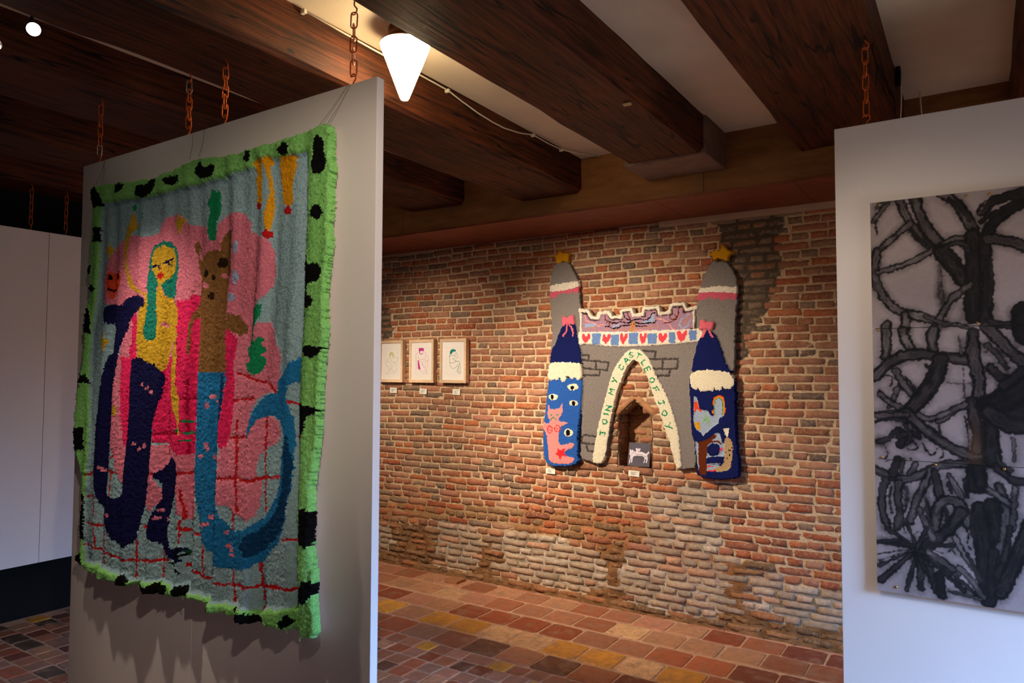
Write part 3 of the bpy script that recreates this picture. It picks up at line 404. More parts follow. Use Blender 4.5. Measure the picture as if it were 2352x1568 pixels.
('black_spot','black','P',[(-1760,1680),(-1733,1685),(-1713,1679),(-1683,1681),(-1686,1657),(-1724,1645),(-1756,1658)],0),
('black_spot','black','P',[(-3078,2198),(-3029,2200),(-3026,2135),(-3074,2144)],0),
('black_spot','black','P',[(-3110,2042),(-3090,2048),(-3087,2004),(-3108,2009)],0),
('black_spot','black','P',[(-3098,1954),(-3071,1967),(-3045,1944),(-3062,1931),(-3090,1936)],0),
('black_spot','black','P',[(-3120,1855),(-3093,1868),(-3083,1817),(-3087,1760),(-3122,1768)],0),
('black_spot','black','P',[(-3140,1586),(-3096,1594),(-3086,1556),(-3131,1552)],0),
('black_spot','black','P',[(-3142,1365),(-3105,1374),(-3092,1284),(-3134,1278)],0),
('black_spot','black','P',[(-3096,1104),(-3077,1106),(-3066,921),(-3086,926)],0),
('black_spot','black','P',[(-3129,846),(-3082,867),(-3065,825),(-3093,803),(-3124,817)],0),
('black_spot','black','P',[(-2964,811),(-2922,814),(-2887,798),(-2949,792)],0),
('black_spot','black','P',[(-2755,829),(-2711,843),(-2684,819),(-2721,796),(-2754,805)],0),
('black_spot','black','P',[(-2628,825),(-2561,822),(-2515,843),(-2456,836),(-2466,808),(-2560,796)],0),
('black_spot','black','P',[(-2411,843),(-2367,851),(-2333,831),(-2359,810),(-2398,813)],0),
('black_spot','black','P',[(-2216,825),(-2165,822),(-2164,807),(-2205,803)],0),
('black_spot','black','P',[(-2057,835),(-2009,835),(-1921,825),(-1934,799),(-2008,805)],0),
('black_spot','black','P',[(-1838,829),(-1817,850),(-1795,837),(-1807,815),(-1833,813)],0),
('black_spot','black','P',[(-1782,1515),(-1752,1501),(-1703,1500),(-1690,1481),(-1743,1462),(-1742,1422),(-1767,1404),(-1776,1438)],0),
('black_spot','black','P',[(-1792,1232),(-1771,1244),(-1758,1229),(-1775,1214)],0),
('black_spot','black','P',[(-1778,1177),(-1745,1186),(-1708,1184),(-1710,1123),(-1717,1072),(-1767,1082)],0),
('black_spot','black','P',[(-1768,937),(-1748,951),(-1731,970),(-1695,973),(-1702,926),(-1722,906),(-1763,901)],0),
]
CASTLE = [
('left_grey_tower','grey','P',[(-2609,2402),(-2561,2413),(-2488,2410),(-2442,2330),(-2408,2264),(-2400,2200),(-2392,2084),(-2364,2048),(-2364,1671),(-2635,1672),(-2631,1789),(-2622,1907),(-2629,2001),(-2640,2120),(-2647,2227),(-2636,2333)],0,26),
('right_grey_tower','grey','P',[(-1441,2333),(-1394,2319),(-1348,2320),(-1303,2255),(-1278,2182),(-1279,2070),(-1291,1969),(-1298,1767),(-1304,1595),(-1569,1594),(-1546,1771),(-1545,1917),(-1549,2032),(-1532,2115),(-1510,2198),(-1478,2268)],0,26),
('gate_wall','grey','P',[(-2397,1831),(-1524,1833),(-1535,1771),(-1569,1615),(-1575,1459),(-1566,1252),(-1552,1026),(-1563,994),(-1654,985),(-1681,985),(-1697,1036),(-1713,1182),(-1745,1297),(-1812,1454),(-1868,1582),(-1913,1669),(-1983,1713),(-2043,1658),(-2091,1559),(-2140,1403),(-2153,1248),(-2190,1035),(-2221,978),(-2264,975),(-2308,983),(-2397,1005),(-2391,1101),(-2378,1443),(-2371,1671)],0,24),
('brick_outline','darkgrey','L',[(-2371,1733),(-2320,1733),(-2326,1699)],13,20),
('brick_outline','darkgrey','L',[(-2371,1699),(-2170,1681),(-2182,1625),(-2365,1642)],13,20),
('brick_outline','darkgrey','L',[(-2269,1693),(-2269,1636)],13,20),
('brick_outline','darkgrey','L',[(-2238,1625),(-2244,1591),(-2365,1591)],13,20),
('brick_outline','darkgrey','L',[(-1925,1756),(-1827,1754),(-1833,1700),(-1879,1701)],13,20),
('brick_outline','darkgrey','L',[(-1879,1701),(-1671,1701),(-1677,1636),(-1839,1636)],13,20),
('brick_outline','darkgrey','L',[(-1776,1695),(-1777,1636)],13,20),
('brick_outline','darkgrey','L',[(-1726,1631),(-1732,1591),(-1822,1588)],13,20),
('brick_outline','darkgrey','L',[(-2378,1159),(-2352,1171),(-2270,1164)],13,20),
('brick_outline','darkgrey','L',[(-2378,1114),(-2270,1108)],13,20),
('brick_outline','darkgrey','L',[(-2378,1159),(-2384,1113)],13,20),
('brick_outline','darkgrey','L',[(-2346,1104),(-2333,1060),(-2283,1057)],13,20),
('arch_band','cream','P',[(-2296,995),(-2264,1176),(-2239,1278),(-2215,1363),(-2188,1461),(-2155,1569),(-2125,1639),(-2084,1698),(-2032,1756),(-1980,1772),(-1930,1762),(-1879,1717),(-1847,1649),(-1820,1582),(-1782,1520),(-1750,1459),(-1718,1383),(-1679,1257),(-1659,1112),(-1651,993),(-1681,985),(-1697,1015),(-1724,1129),(-1768,1253),(-1799,1337),(-1807,1370),(-1834,1426),(-1850,1478),(-1864,1529),(-1891,1597),(-1925,1639),(-1952,1681),(-1981,1696),(-2021,1660),(-2044,1612),(-2079,1537),(-2108,1473),(-2120,1409),(-2153,1281),(-2178,1136),(-2202,1001),(-2240,977),(-2277,976)],0,34),
('white_stripe','white','P',[(-2643,2245),(-2521,2260),(-2403,2264),(-2400,2223),(-2521,2202),(-2645,2203)],0,31),
('scalloped_stripe','rose','P',[(-2645,2203),(-2521,2202),(-2400,2225),(-2398,2188),(-2429,2176),(-2448,2191),(-2481,2172),(-2508,2189),(-2528,2179),(-2561,2184),(-2588,2159),(-2608,2156),(-2640,2156)],0,30),
('white_stripe','white','P',[(-1519,2156),(-1396,2164),(-1279,2149),(-1279,2109),(-1396,2123),(-1527,2127)],0,31),
('scalloped_stripe','rose','P',[(-1527,2127),(-1396,2125),(-1279,2109),(-1281,2072),(-1310,2072),(-1335,2088),(-1355,2074),(-1386,2071),(-1412,2093),(-1438,2079),(-1453,2102),(-1480,2081),(-1501,2087),(-1522,2071),(-1543,2079),(-1538,2116)],0,30),
('star','gold','P',[(-2620,2463),(-2575,2471),(-2555,2502),(-2528,2476),(-2479,2476),(-2488,2439),(-2484,2404),(-2528,2419),(-2588,2398),(-2588,2442)],0,36),
('star','gold','P',[(-1470,2362),(-1424,2399),(-1388,2391),(-1367,2437),(-1337,2389),(-1296,2374),(-1332,2350),(-1333,2314),(-1384,2339),(-1438,2328),(-1430,2358)],0,36),
('battlement_picture','lilac','P',[(-2372,2025),(-2340,2022),(-2311,1977),(-2235,1974),(-2230,2019),(-2173,2019),(-2155,1973),(-2063,1976),(-2058,2022),(-2003,2024),(-1986,1990),(-1897,1986),(-1892,2029),(-1818,2028),(-1814,1987),(-1708,1991),(-1703,2039),(-1640,2040),(-1628,2003),(-1563,2010),(-1567,1901),(-1613,1887),(-1823,1885),(-2136,1886),(-2278,1885),(-2372,1890)],0,30),
('picture_shape','skyblue','P',[(-2352,1948),(-2340,1956),(-2268,1954),(-2266,1932),(-2326,1930),(-2350,1926)],0,31),
('picture_shape','skyblue','P',[(-2141,1932),(-2076,1947),(-2090,1931),(-2136,1922)],0,31),
('picture_shape','skyblue','P',[(-1853,1993),(-1836,2004),(-1829,1951),(-1919,1946),(-1915,1958),(-1866,1964)],0,31),
('picture_shape','skyblue','L',[(-1591,1990),(-1645,1960),(-1658,1920),(-1641,1900),(-1608,1911),(-1579,1953)],9,31),
('picture_shape','tan','L',[(-1575,1989),(-1612,1955),(-1629,1923)],9,31),
('picture_shape','tan','L',[(-2340,1904),(-2321,1926),(-2263,1926)],7,31),
('picture_shape','tan','L',[(-2206,1909),(-2045,1904),(-1910,1912),(-1802,1917)],6,31),
('pink_tendril','peach','L',[(-2355,2018),(-2343,1978),(-2287,1959),(-2244,1936),(-2202,1947)],7,31),
('pink_tendril','peach','L',[(-1814,1971),(-1780,1965),(-1746,1948),(-1721,1922),(-1704,1894)],7,31),
('pink_tendril','peach','L',[(-2000,1894),(-1933,1899),(-1867,1892)],7,31),
('black_branch','black','L',[(-2058,2024),(-2044,1992),(-2026,1975),(-1995,1965)],8,32),
('black_branch','black','L',[(-1995,1965),(-1954,1974),(-1879,1965),(-1862,1981),(-1849,2009),(-1827,2010)],8,32),
('black_branch','black','L',[(-2183,1955),(-2173,1965),(-2127,1951),(-2099,1952),(-2081,1962),(-2026,1950),(-1990,1957)],8,32),
('black_branch','black','L',[(-2192,1932),(-2164,1929),(-2136,1917),(-2090,1918),(-2072,1932),(-2008,1936)],8,32),
('black_branch','black','L',[(-1972,1952),(-1928,1942),(-1866,1946),(-1827,1942),(-1819,1958)],8,32),
('black_branch','black','L',[(-1968,1927),(-1888,1922)],8,32),
('brown_branch','rust','L',[(-2197,2018),(-2195,1981),(-2164,1963),(-2157,1937)],7,32),
('brown_branch','rust','L',[(-2026,2017),(-2017,1991),(-1999,1972)],7,32),
('brown_branch','rust','L',[(-1661,2037),(-1664,1993),(-1678,1965),(-1721,1941),(-1767,1938)],7,32),
('brown_branch','rust','L',[(-1677,1979),(-1682,1970),(-1693,1964),(-1706,1964),(-1717,1971),(-1721,1981),(-1717,1991),(-1706,1997),(-1692,1996),(-1681,1989),(-1677,1979)],7,32),
('small_face','tan2','P',[(-2006,1936),(-1995,1957),(-1972,1956),(-1966,1935),(-1973,1889),(-2004,1890)],0,33),
('small_face_eye','black','P',[(-1992,1939),(-1993,1936),(-1997,1934),(-2001,1936),(-2002,1939),(-2001,1943),(-1997,1944),(-1993,1943)],0,33),
('small_face_eye','black','P',[(-1972,1939),(-1973,1936),(-1977,1934),(-1981,1936),(-1982,1940),(-1981,1943),(-1977,1944),(-1973,1943)],0,33),
('small_face_mouth','coral','P',[(-1979,1924),(-1981,1919),(-1986,1917),(-1991,1919),(-1993,1925),(-1991,1930),(-1986,1932),(-1981,1929)],0,33),
('crenellation','white','L',[(-2389,2054),(-2326,2045),(-2301,1996),(-2246,1990),(-2237,2028),(-2164,2029),(-2145,1994),(-2074,1991),(-2067,2037),(-1994,2040),(-1979,2002),(-1912,2001),(-1903,2044),(-1805,2046),(-1792,2002),(-1724,2006),(-1711,2056),(-1628,2061),(-1610,2021),(-1546,2032)],26,40),
('picture_frame','white','L',[(-2384,2050),(-2384,1884)],14,34),
('picture_frame','white','L',[(-1556,2024),(-1562,1885)],14,34),
('heart_banner','white','P',[(-2401,1898),(-2230,1897),(-2000,1888),(-1780,1892),(-1531,1896),(-1503,1883),(-1507,1832),(-1532,1813),(-1738,1797),(-2000,1788),(-2137,1793),(-2326,1809),(-2399,1810)],0,34),
('heart','coral','P',[(-2374,1861),(-2367,1883),(-2350,1886),(-2343,1865),(-2334,1864),(-2326,1882),(-2307,1886),(-2304,1864),(-2322,1834),(-2346,1814),(-2364,1835)],0,35),
('heart','coral','P',[(-2216,1854),(-2209,1876),(-2193,1879),(-2186,1857),(-2177,1856),(-2170,1875),(-2151,1880),(-2148,1857),(-2165,1826),(-2188,1805),(-2206,1827)],0,35),
('heart','coral','P',[(-2081,1855),(-2075,1879),(-2060,1883),(-2054,1859),(-2046,1858),(-2039,1878),(-2023,1884),(-2020,1858),(-2035,1824),(-2056,1801),(-2072,1825)],0,35),
('heart','coral','P',[(-1937,1850),(-1931,1873),(-1918,1877),(-1912,1854),(-1904,1853),(-1898,1873),(-1883,1878),(-1880,1854),(-1894,1822),(-1914,1800),(-1929,1823)],0,35),
('heart','coral','P',[(-1802,1850),(-1795,1872),(-1781,1875),(-1774,1854),(-1766,1853),(-1760,1871),(-1743,1876),(-1740,1853),(-1756,1823),(-1777,1803),(-1793,1824)],0,35),
('heart','coral','P',[(-1675,1861),(-1667,1885),(-1650,1888),(-1642,1865),(-1632,1864),(-1625,1883),(-1605,1889),(-1602,1864),(-1620,1831),(-1645,1809),(-1664,1832)],0,35),
('blue_square','denim','P',[(-2293,1885),(-2225,1885),(-2227,1806),(-2292,1806)],0,35),
('blue_square','denim','P',[(-2148,1873),(-2084,1873),(-2086,1799),(-2147,1799)],0,35),
('blue_square','denim','P',[(-2014,1882),(-1945,1882),(-1947,1803),(-2013,1803)],0,35),
('blue_square','denim','P',[(-1878,1872),(-1810,1872),(-1813,1804),(-1877,1804)],0,35),
('blue_square','denim','P',[(-1729,1878),(-1683,1878),(-1685,1806),(-1729,1805)],0,35),
('blue_square','denim','P',[(-1592,1886),(-1539,1886),(-1541,1821),(-1591,1821)],0,35),
('left_tower','royal','P',[(-2643,1562),(-2368,1579),(-2370,1460),(-2383,1340),(-2400,1235),(-2408,1094),(-2404,1005),(-2387,991),(-2429,958),(-2524,936),(-2628,936),(-2677,971),(-2691,1054),(-2691,1223),(-2665,1385),(-2651,1501)],0,44),
('left_tower_roof','navy2','P',[(-2528,1952),(-2429,1964),(-2416,1918),(-2395,1819),(-2378,1751),(-2372,1665),(-2412,1678),(-2524,1685),(-2636,1670),(-2629,1732),(-2616,1785),(-2581,1831),(-2559,1892)],0,44),
('left_tower_snow','cream','P',[(-2638,1670),(-2612,1682),(-2506,1685),(-2404,1680),(-2372,1665),(-2368,1564),(-2404,1557),(-2429,1579),(-2446,1560),(-2489,1586),(-2502,1548),(-2528,1540),(-2550,1578),(-2567,1555),(-2603,1563),(-2620,1551),(-2649,1562),(-2647,1624)],0,50),
('left_bow','bowpink','P',[(-2533,2013),(-2515,2013),(-2489,2004),(-2468,2015),(-2438,2028),(-2429,1994),(-2427,1952),(-2463,1961),(-2485,1966),(-2515,1940),(-2531,1952)],0,50),
('left_bow','bowpink','L',[(-2485,1958),(-2491,1905),(-2520,1872)],14,47),
('left_bow','bowpink','L',[(-2472,1961),(-2442,1919),(-2439,1873)],12,47),
('eye','cream','P',[(-2398,1508),(-2402,1498),(-2414,1489),(-2432,1484),(-2452,1484),(-2470,1488),(-2482,1496),(-2487,1507),(-2482,1517),(-2470,1526),(-2452,1531),(-2432,1531),(-2414,1527),(-2402,1518)],0,46),
('pupil','black','P',[(-2433,1504),(-2436,1494),(-2443,1489),(-2452,1488),(-2460,1494),(-2462,1503),(-2460,1513),(-2452,1519),(-2443,1519),(-2436,1513)],0,46),
('eye','cream','P',[(-2565,1435),(-2569,1425),(-2580,1417),(-2595,1412),(-2613,1412),(-2629,1416),(-2640,1423),(-2644,1433),(-2640,1443),(-2629,1452),(-2613,1456),(-2595,1457),(-2580,1453),(-2569,1445)],0,46),
('pupil','black','P',[(-2596,1434),(-2599,1424),(-2605,1417),(-2614,1417),(-2620,1423),(-2623,1434),(-2620,1444),(-2614,1451),(-2605,1451),(-2599,1445)],0,46),
('eye','cream','P',[(-2400,1394),(-2404,1384),(-2414,1377),(-2428,1372),(-2444,1372),(-2458,1376),(-2468,1383),(-2472,1392),(-2468,1401),(-2458,1408),(-2444,1413),(-2428,1413),(-2414,1410),(-2404,1403)],0,46),
('pupil','black','P',[(-2421,1391),(-2424,1380),(-2431,1372),(-2440,1372),(-2447,1379),(-2450,1391),(-2447,1403),(-2440,1410),(-2431,1410),(-2424,1403)],0,46),
('eye','cream','P',[(-2437,1185),(-2441,1173),(-2451,1162),(-2466,1156),(-2483,1155),(-2498,1160),(-2509,1169),(-2512,1182),(-2509,1194),(-2498,1205),(-2483,1211),(-2466,1212),(-2451,1207),(-2441,1197)],0,46),
('pupil','black','P',[(-2461,1184),(-2464,1170),(-2473,1161),(-2483,1161),(-2492,1169),(-2495,1182),(-2492,1196),(-2483,1205),(-2473,1206),(-2464,1198)],0,46),
('pink_figure','flesh','P',[(-2647,1340),(-2647,1378),(-2633,1371),(-2629,1344),(-2594,1345),(-2545,1354),(-2532,1389),(-2522,1381),(-2525,1343),(-2528,1313),(-2554,1286),(-2554,1259),(-2489,1258),(-2481,1247),(-2537,1226),(-2554,1183),(-2558,1092),(-2498,1096),(-2446,1117),(-2425,1104),(-2438,1081),(-2506,1050),(-2506,1020),(-2446,1013),(-2425,999),(-2446,968),(-2524,955),(-2611,960),(-2637,981),(-2646,1087),(-2655,1163),(-2687,1208),(-2687,1254),(-2651,1240),(-2633,1237),(-2624,1264),(-2647,1286),(-2651,1313)],0,48),
('red_ring','scarlet','L',[(-2608,1198),(-2611,1185),(-2618,1175),(-2627,1172),(-2636,1175),(-2643,1184),(-2646,1197),(-2643,1210),(-2636,1220),(-2627,1223),(-2618,1220),(-2611,1211),(-2608,1198)],8,48),
('red_ring','scarlet','L',[(-2630,1200),(-2623,1195)],7,48),
('red_ring','scarlet','L',[(-2544,1208),(-2547,1197),(-2555,1188),(-2567,1184),(-2579,1187),(-2588,1195),(-2591,1206),(-2588,1217),(-2579,1226),(-2567,1230),(-2555,1227),(-2547,1219),(-2544,1208)],8,48),
('red_ring','scarlet','L',[(-2571,1209),(-2564,1205)],7,48),
('face_stitch','leaf','L',[(-2623,1302),(-2613,1308)],8,48),
('face_stitch','leaf','L',[(-2572,1306),(-2557,1310)],8,48),
('face_stitch','leaf','L',[(-2618,1266),(-2611,1281),(-2595,1288),(-2580,1282),(-2576,1266)],8,48),
('red_star','scarlet','P',[(-2584,1027),(-2563,1039),(-2563,1066),(-2537,1056),(-2498,1073),(-2511,1042),(-2489,1018),(-2524,1015),(-2541,988),(-2558,1013)],0,51),
('right_tower','navy2','P',[(-1589,1591),(-1296,1592),(-1293,1495),(-1294,1287),(-1287,1150),(-1271,1014),(-1282,958),(-1351,946),(-1457,937),(-1529,945),(-1554,978),(-1542,1036),(-1556,1099),(-1563,1169),(-1581,1240),(-1584,1347),(-1587,1454),(-1593,1548)],0,46),
('right_tower_roof','navy2','P',[(-1473,1883),(-1459,1883),(-1413,1853),(-1392,1803),(-1364,1704),(-1344,1655),(-1303,1599),(-1415,1623),(-1486,1630),(-1578,1616),(-1570,1670),(-1551,1742),(-1536,1806),(-1510,1849)],0,44),
('right_tower_snow','cream','P',[(-1586,1602),(-1552,1620),(-1486,1630),(-1415,1626),(-1344,1616),(-1310,1596),(-1298,1571),(-1303,1530),(-1331,1508),(-1366,1515),(-1373,1529),(-1381,1501),(-1416,1500),(-1423,1525),(-1427,1496),(-1470,1496),(-1484,1492),(-1517,1488),(-1531,1523),(-1538,1502),(-1571,1512),(-1582,1562)],0,52),
('right_bow','bowpink','P',[(-1520,1949),(-1484,1952),(-1473,1930),(-1451,1936),(-1423,1939),(-1430,1882),(-1455,1883),(-1473,1890),(-1513,1885),(-1522,1892)],0,50),
('right_bow','bowpink','P',[(-1488,1891),(-1473,1883),(-1496,1834),(-1517,1834)],0,47),
('right_bow','bowpink','P',[(-1464,1884),(-1452,1879),(-1423,1836),(-1440,1835)],0,47),
('window_scene','mist','P',[(-1561,1458),(-1535,1457),(-1525,1377),(-1503,1371),(-1467,1372),(-1453,1337),(-1432,1345),(-1354,1348),(-1368,1312),(-1404,1290),(-1432,1268),(-1475,1238),(-1505,1201),(-1519,1235),(-1555,1255),(-1566,1305),(-1561,1383)],0,38),
('small_red_tower','orange','P',[(-1554,1434),(-1539,1434),(-1528,1384),(-1507,1374),(-1514,1356),(-1540,1377),(-1562,1348)],0,39),
('yellow_sprig','gold','P',[(-1562,1305),(-1540,1288),(-1526,1296),(-1526,1271),(-1517,1243),(-1551,1259)],0,39),
('thin_line','black','L',[(-1521,1370),(-1515,1307),(-1513,1236)],4,39),
('green_sprig','lime','L',[(-1509,1325),(-1461,1303)],8,39),
('green_sprig','lime','L',[(-1485,1347),(-1482,1315),(-1461,1277)],8,39),
('green_sprig','lime','L',[(-1504,1300),(-1464,1323)],8,39),
('rainbow_arch','orangered','P',[(-1444,1343),(-1441,1429),(-1427,1461),(-1398,1474),(-1370,1462),(-1357,1431),(-1354,1346)],0,40),
('rainbow_arch','gold','P',[(-1437,1343),(-1435,1423),(-1422,1453),(-1399,1465),(-1375,1454),(-1363,1425),(-1361,1346)],0,41),
('rainbow_arch','leaf','P',[(-1430,1344),(-1428,1417),(-1418,1445),(-1399,1456),(-1380,1446),(-1370,1419),(-1369,1346)],0,42),
('rainbow_arch','mist','P',[(-1428,1344),(-1424,1423),(-1414,1442),(-1399,1450),(-1385,1443),(-1378,1424),(-1375,1345)],0,38),
('cloud_curl','navy2','P',[(-1315,1311),(-1319,1296),(-1331,1283),(-1349,1276),(-1368,1275),(-1385,1281),(-1397,1292),(-1401,1307),(-1397,1323),(-1385,1335),(-1367,1343),(-1348,1343),(-1331,1337),(-1319,1326)],0,50),
('cloud_curl','navy2','P',[(-1428,1394),(-1430,1385),(-1436,1378),(-1444,1373),(-1454,1373),(-1463,1377),(-1468,1384),(-1470,1393),(-1468,1402),(-1462,1410),(-1454,1414),(-1444,1414),(-1435,1411),(-1430,1403)],0,50),
('lower_scene','mist','P',[(-1465,1175),(-1447,1211),(-1404,1241),(-1387,1214),(-1384,1179),(-1359,1160),(-1367,1090),(-1385,1033),(-1481,1037),(-1480,1139)],0,38),
('brown_tree','rust','P',[(-1534,1164),(-1512,1179),(-1469,1189),(-1426,1226),(-1412,1213),(-1455,1175),(-1473,1146),(-1480,1075),(-1481,984),(-1489,962),(-1521,960),(-1532,1008),(-1535,1100)],0,42),
('brown_tree','rust','L',[(-1473,1157),(-1447,1177),(-1412,1181),(-1387,1165)],12,42),
('window_edge','mist','P',[(-1554,1170),(-1534,1171),(-1533,1065),(-1530,994),(-1544,1043)],0,38),
('cloud_curl','navy2','P',[(-1393,1128),(-1397,1110),(-1409,1095),(-1426,1085),(-1445,1084),(-1462,1091),(-1474,1105),(-1478,1123),(-1473,1142),(-1461,1157),(-1444,1166),(-1425,1167),(-1408,1160),(-1397,1146)],0,50),
('cloud_curl','navy2','P',[(-1483,1061),(-1470,1077),(-1370,1089),(-1369,1062),(-1381,1044),(-1474,1037)],0,50),
('beige_animal','beige','P',[(-1369,1194),(-1348,1209),(-1321,1196),(-1311,1162),(-1318,1114),(-1323,1010),(-1400,987),(-1449,993),(-1420,1023),(-1371,1034),(-1365,1111)],0,42),
('beige_animal','cream','P',[(-1369,1263),(-1334,1265),(-1345,1209),(-1359,1222)],0,42),
('animal_spot','black','P',[(-1351,1117),(-1352,1112),(-1356,1111),(-1359,1114),(-1359,1119),(-1356,1123),(-1352,1122)],0,42),
('animal_spot','black','P',[(-1336,1128),(-1338,1123),(-1341,1121),(-1344,1125),(-1344,1130),(-1341,1133),(-1337,1132)],0,42),
('animal_spot','black','P',[(-1331,1098),(-1333,1093),(-1337,1091),(-1339,1094),(-1339,1100),(-1336,1103),(-1333,1102)],0,42),
('animal_spot','black','P',[(-1342,1079),(-1344,1074),(-1347,1072),(-1350,1076),(-1350,1081),(-1347,1085),(-1344,1084)],0,42),
('animal_spot','black','P',[(-1316,1148),(-1317,1143),(-1321,1142),(-1324,1145),(-1324,1151),(-1321,1154),(-1317,1153)],0,42),
('animal_spot','black','P',[(-1324,1130),(-1326,1126),(-1329,1124),(-1332,1127),(-1332,1133),(-1329,1136),(-1326,1135)],0,42),
('pink_nose','hotpink','P',[(-1402,1136),(-1373,1141),(-1377,1124),(-1398,1116)],0,43),
('striped_rug','mist','P',[(-1479,1033),(-1392,1031),(-1420,1013),(-1442,994),(-1479,991)],0,41),
('striped_rug','scarlet','L',[(-1479,1016),(-1436,1021)],7,41),
('striped_rug','scarlet','L',[(-1467,991),(-1421,994)],9,41),
('letter_j','leaf','L',[(-2233,1182),(-2228,1212)],8,35),
('letter_j','leaf','L',[(-2230,1199),(-2201,1196),(-2193,1188),(-2199,1175)],8,35),
('letter_o','leaf','L',[(-2216,1274),(-2209,1258),(-2190,1256),(-2178,1269),(-2184,1284),(-2204,1287),(-2216,1274)],8,35),
('letter_i','leaf','L',[(-2168,1321),(-2206,1326)],8,35),
('letter_n','leaf','L',[(-2154,1347),(-2192,1353),(-2147,1376),(-2186,1382)],8,35),
('letter_m','leaf','L',[(-2133,1457),(-2169,1470),(-2139,1479),(-2158,1501),(-2120,1495)],8,35),
('letter_y','leaf','L',[(-2146,1547),(-2120,1556)],8,35),
('letter_y','leaf','L',[(-2131,1579),(-2105,1543)],8,35),
('letter_c','leaf','L',[(-2075,1665),(-2086,1659),(-2087,1642),(-2069,1631),(-2054,1639),(-2051,1654)],8,35),
('letter_a','leaf','L',[(-2030,1670),(-2045,1707),(-2004,1695)],8,35),
('letter_a','leaf','L',[(-2036,1684),(-2020,1700)],8,35),
('letter_s','leaf','L',[(-1989,1746),(-2002,1747),(-2011,1735),(-1996,1730),(-1982,1726),(-1990,1714),(-2005,1715)],8,35),
('letter_t','leaf','L',[(-1947,1744),(-1921,1729)],8,35),
('letter_t','leaf','L',[(-1934,1737),(-1953,1707)],8,35),
('letter_l','leaf','L',[(-1894,1696),(-1926,1679),(-1913,1658)],8,35),
('letter_e','leaf','L',[(-1859,1630),(-1871,1652),(-1904,1635),(-1891,1614)],8,35),
('letter_e','leaf','L',[(-1887,1643),(-1877,1626)],8,35),
('letter_o','leaf','L',[(-1831,1567),(-1846,1577),(-1863,1571),(-1865,1554),(-1851,1544),(-1834,1550),(-1831,1567)],8,35),
('letter_f','leaf','L',[(-1801,1495),(-1810,1519),(-1844,1507)],8,35),
('letter_f','leaf','L',[(-1827,1513),(-1820,1495)],8,35),
('letter_j','leaf','L',[(-1772,1431),(-1761,1403)],8,35),
('letter_j','leaf','L',[(-1766,1416),(-1791,1405),(-1802,1409),(-1804,1423)],8,35),
('letter_o','leaf','L',[(-1746,1349),(-1759,1361),(-1776,1355),(-1780,1338),(-1766,1326),(-1749,1332),(-1746,1349)],8,35),
('letter_y','leaf','L',[(-1723,1284),(-1734,1260)],8,35),
('letter_y','leaf','L',[(-1712,1248),(-1754,1262)],8,35),
]
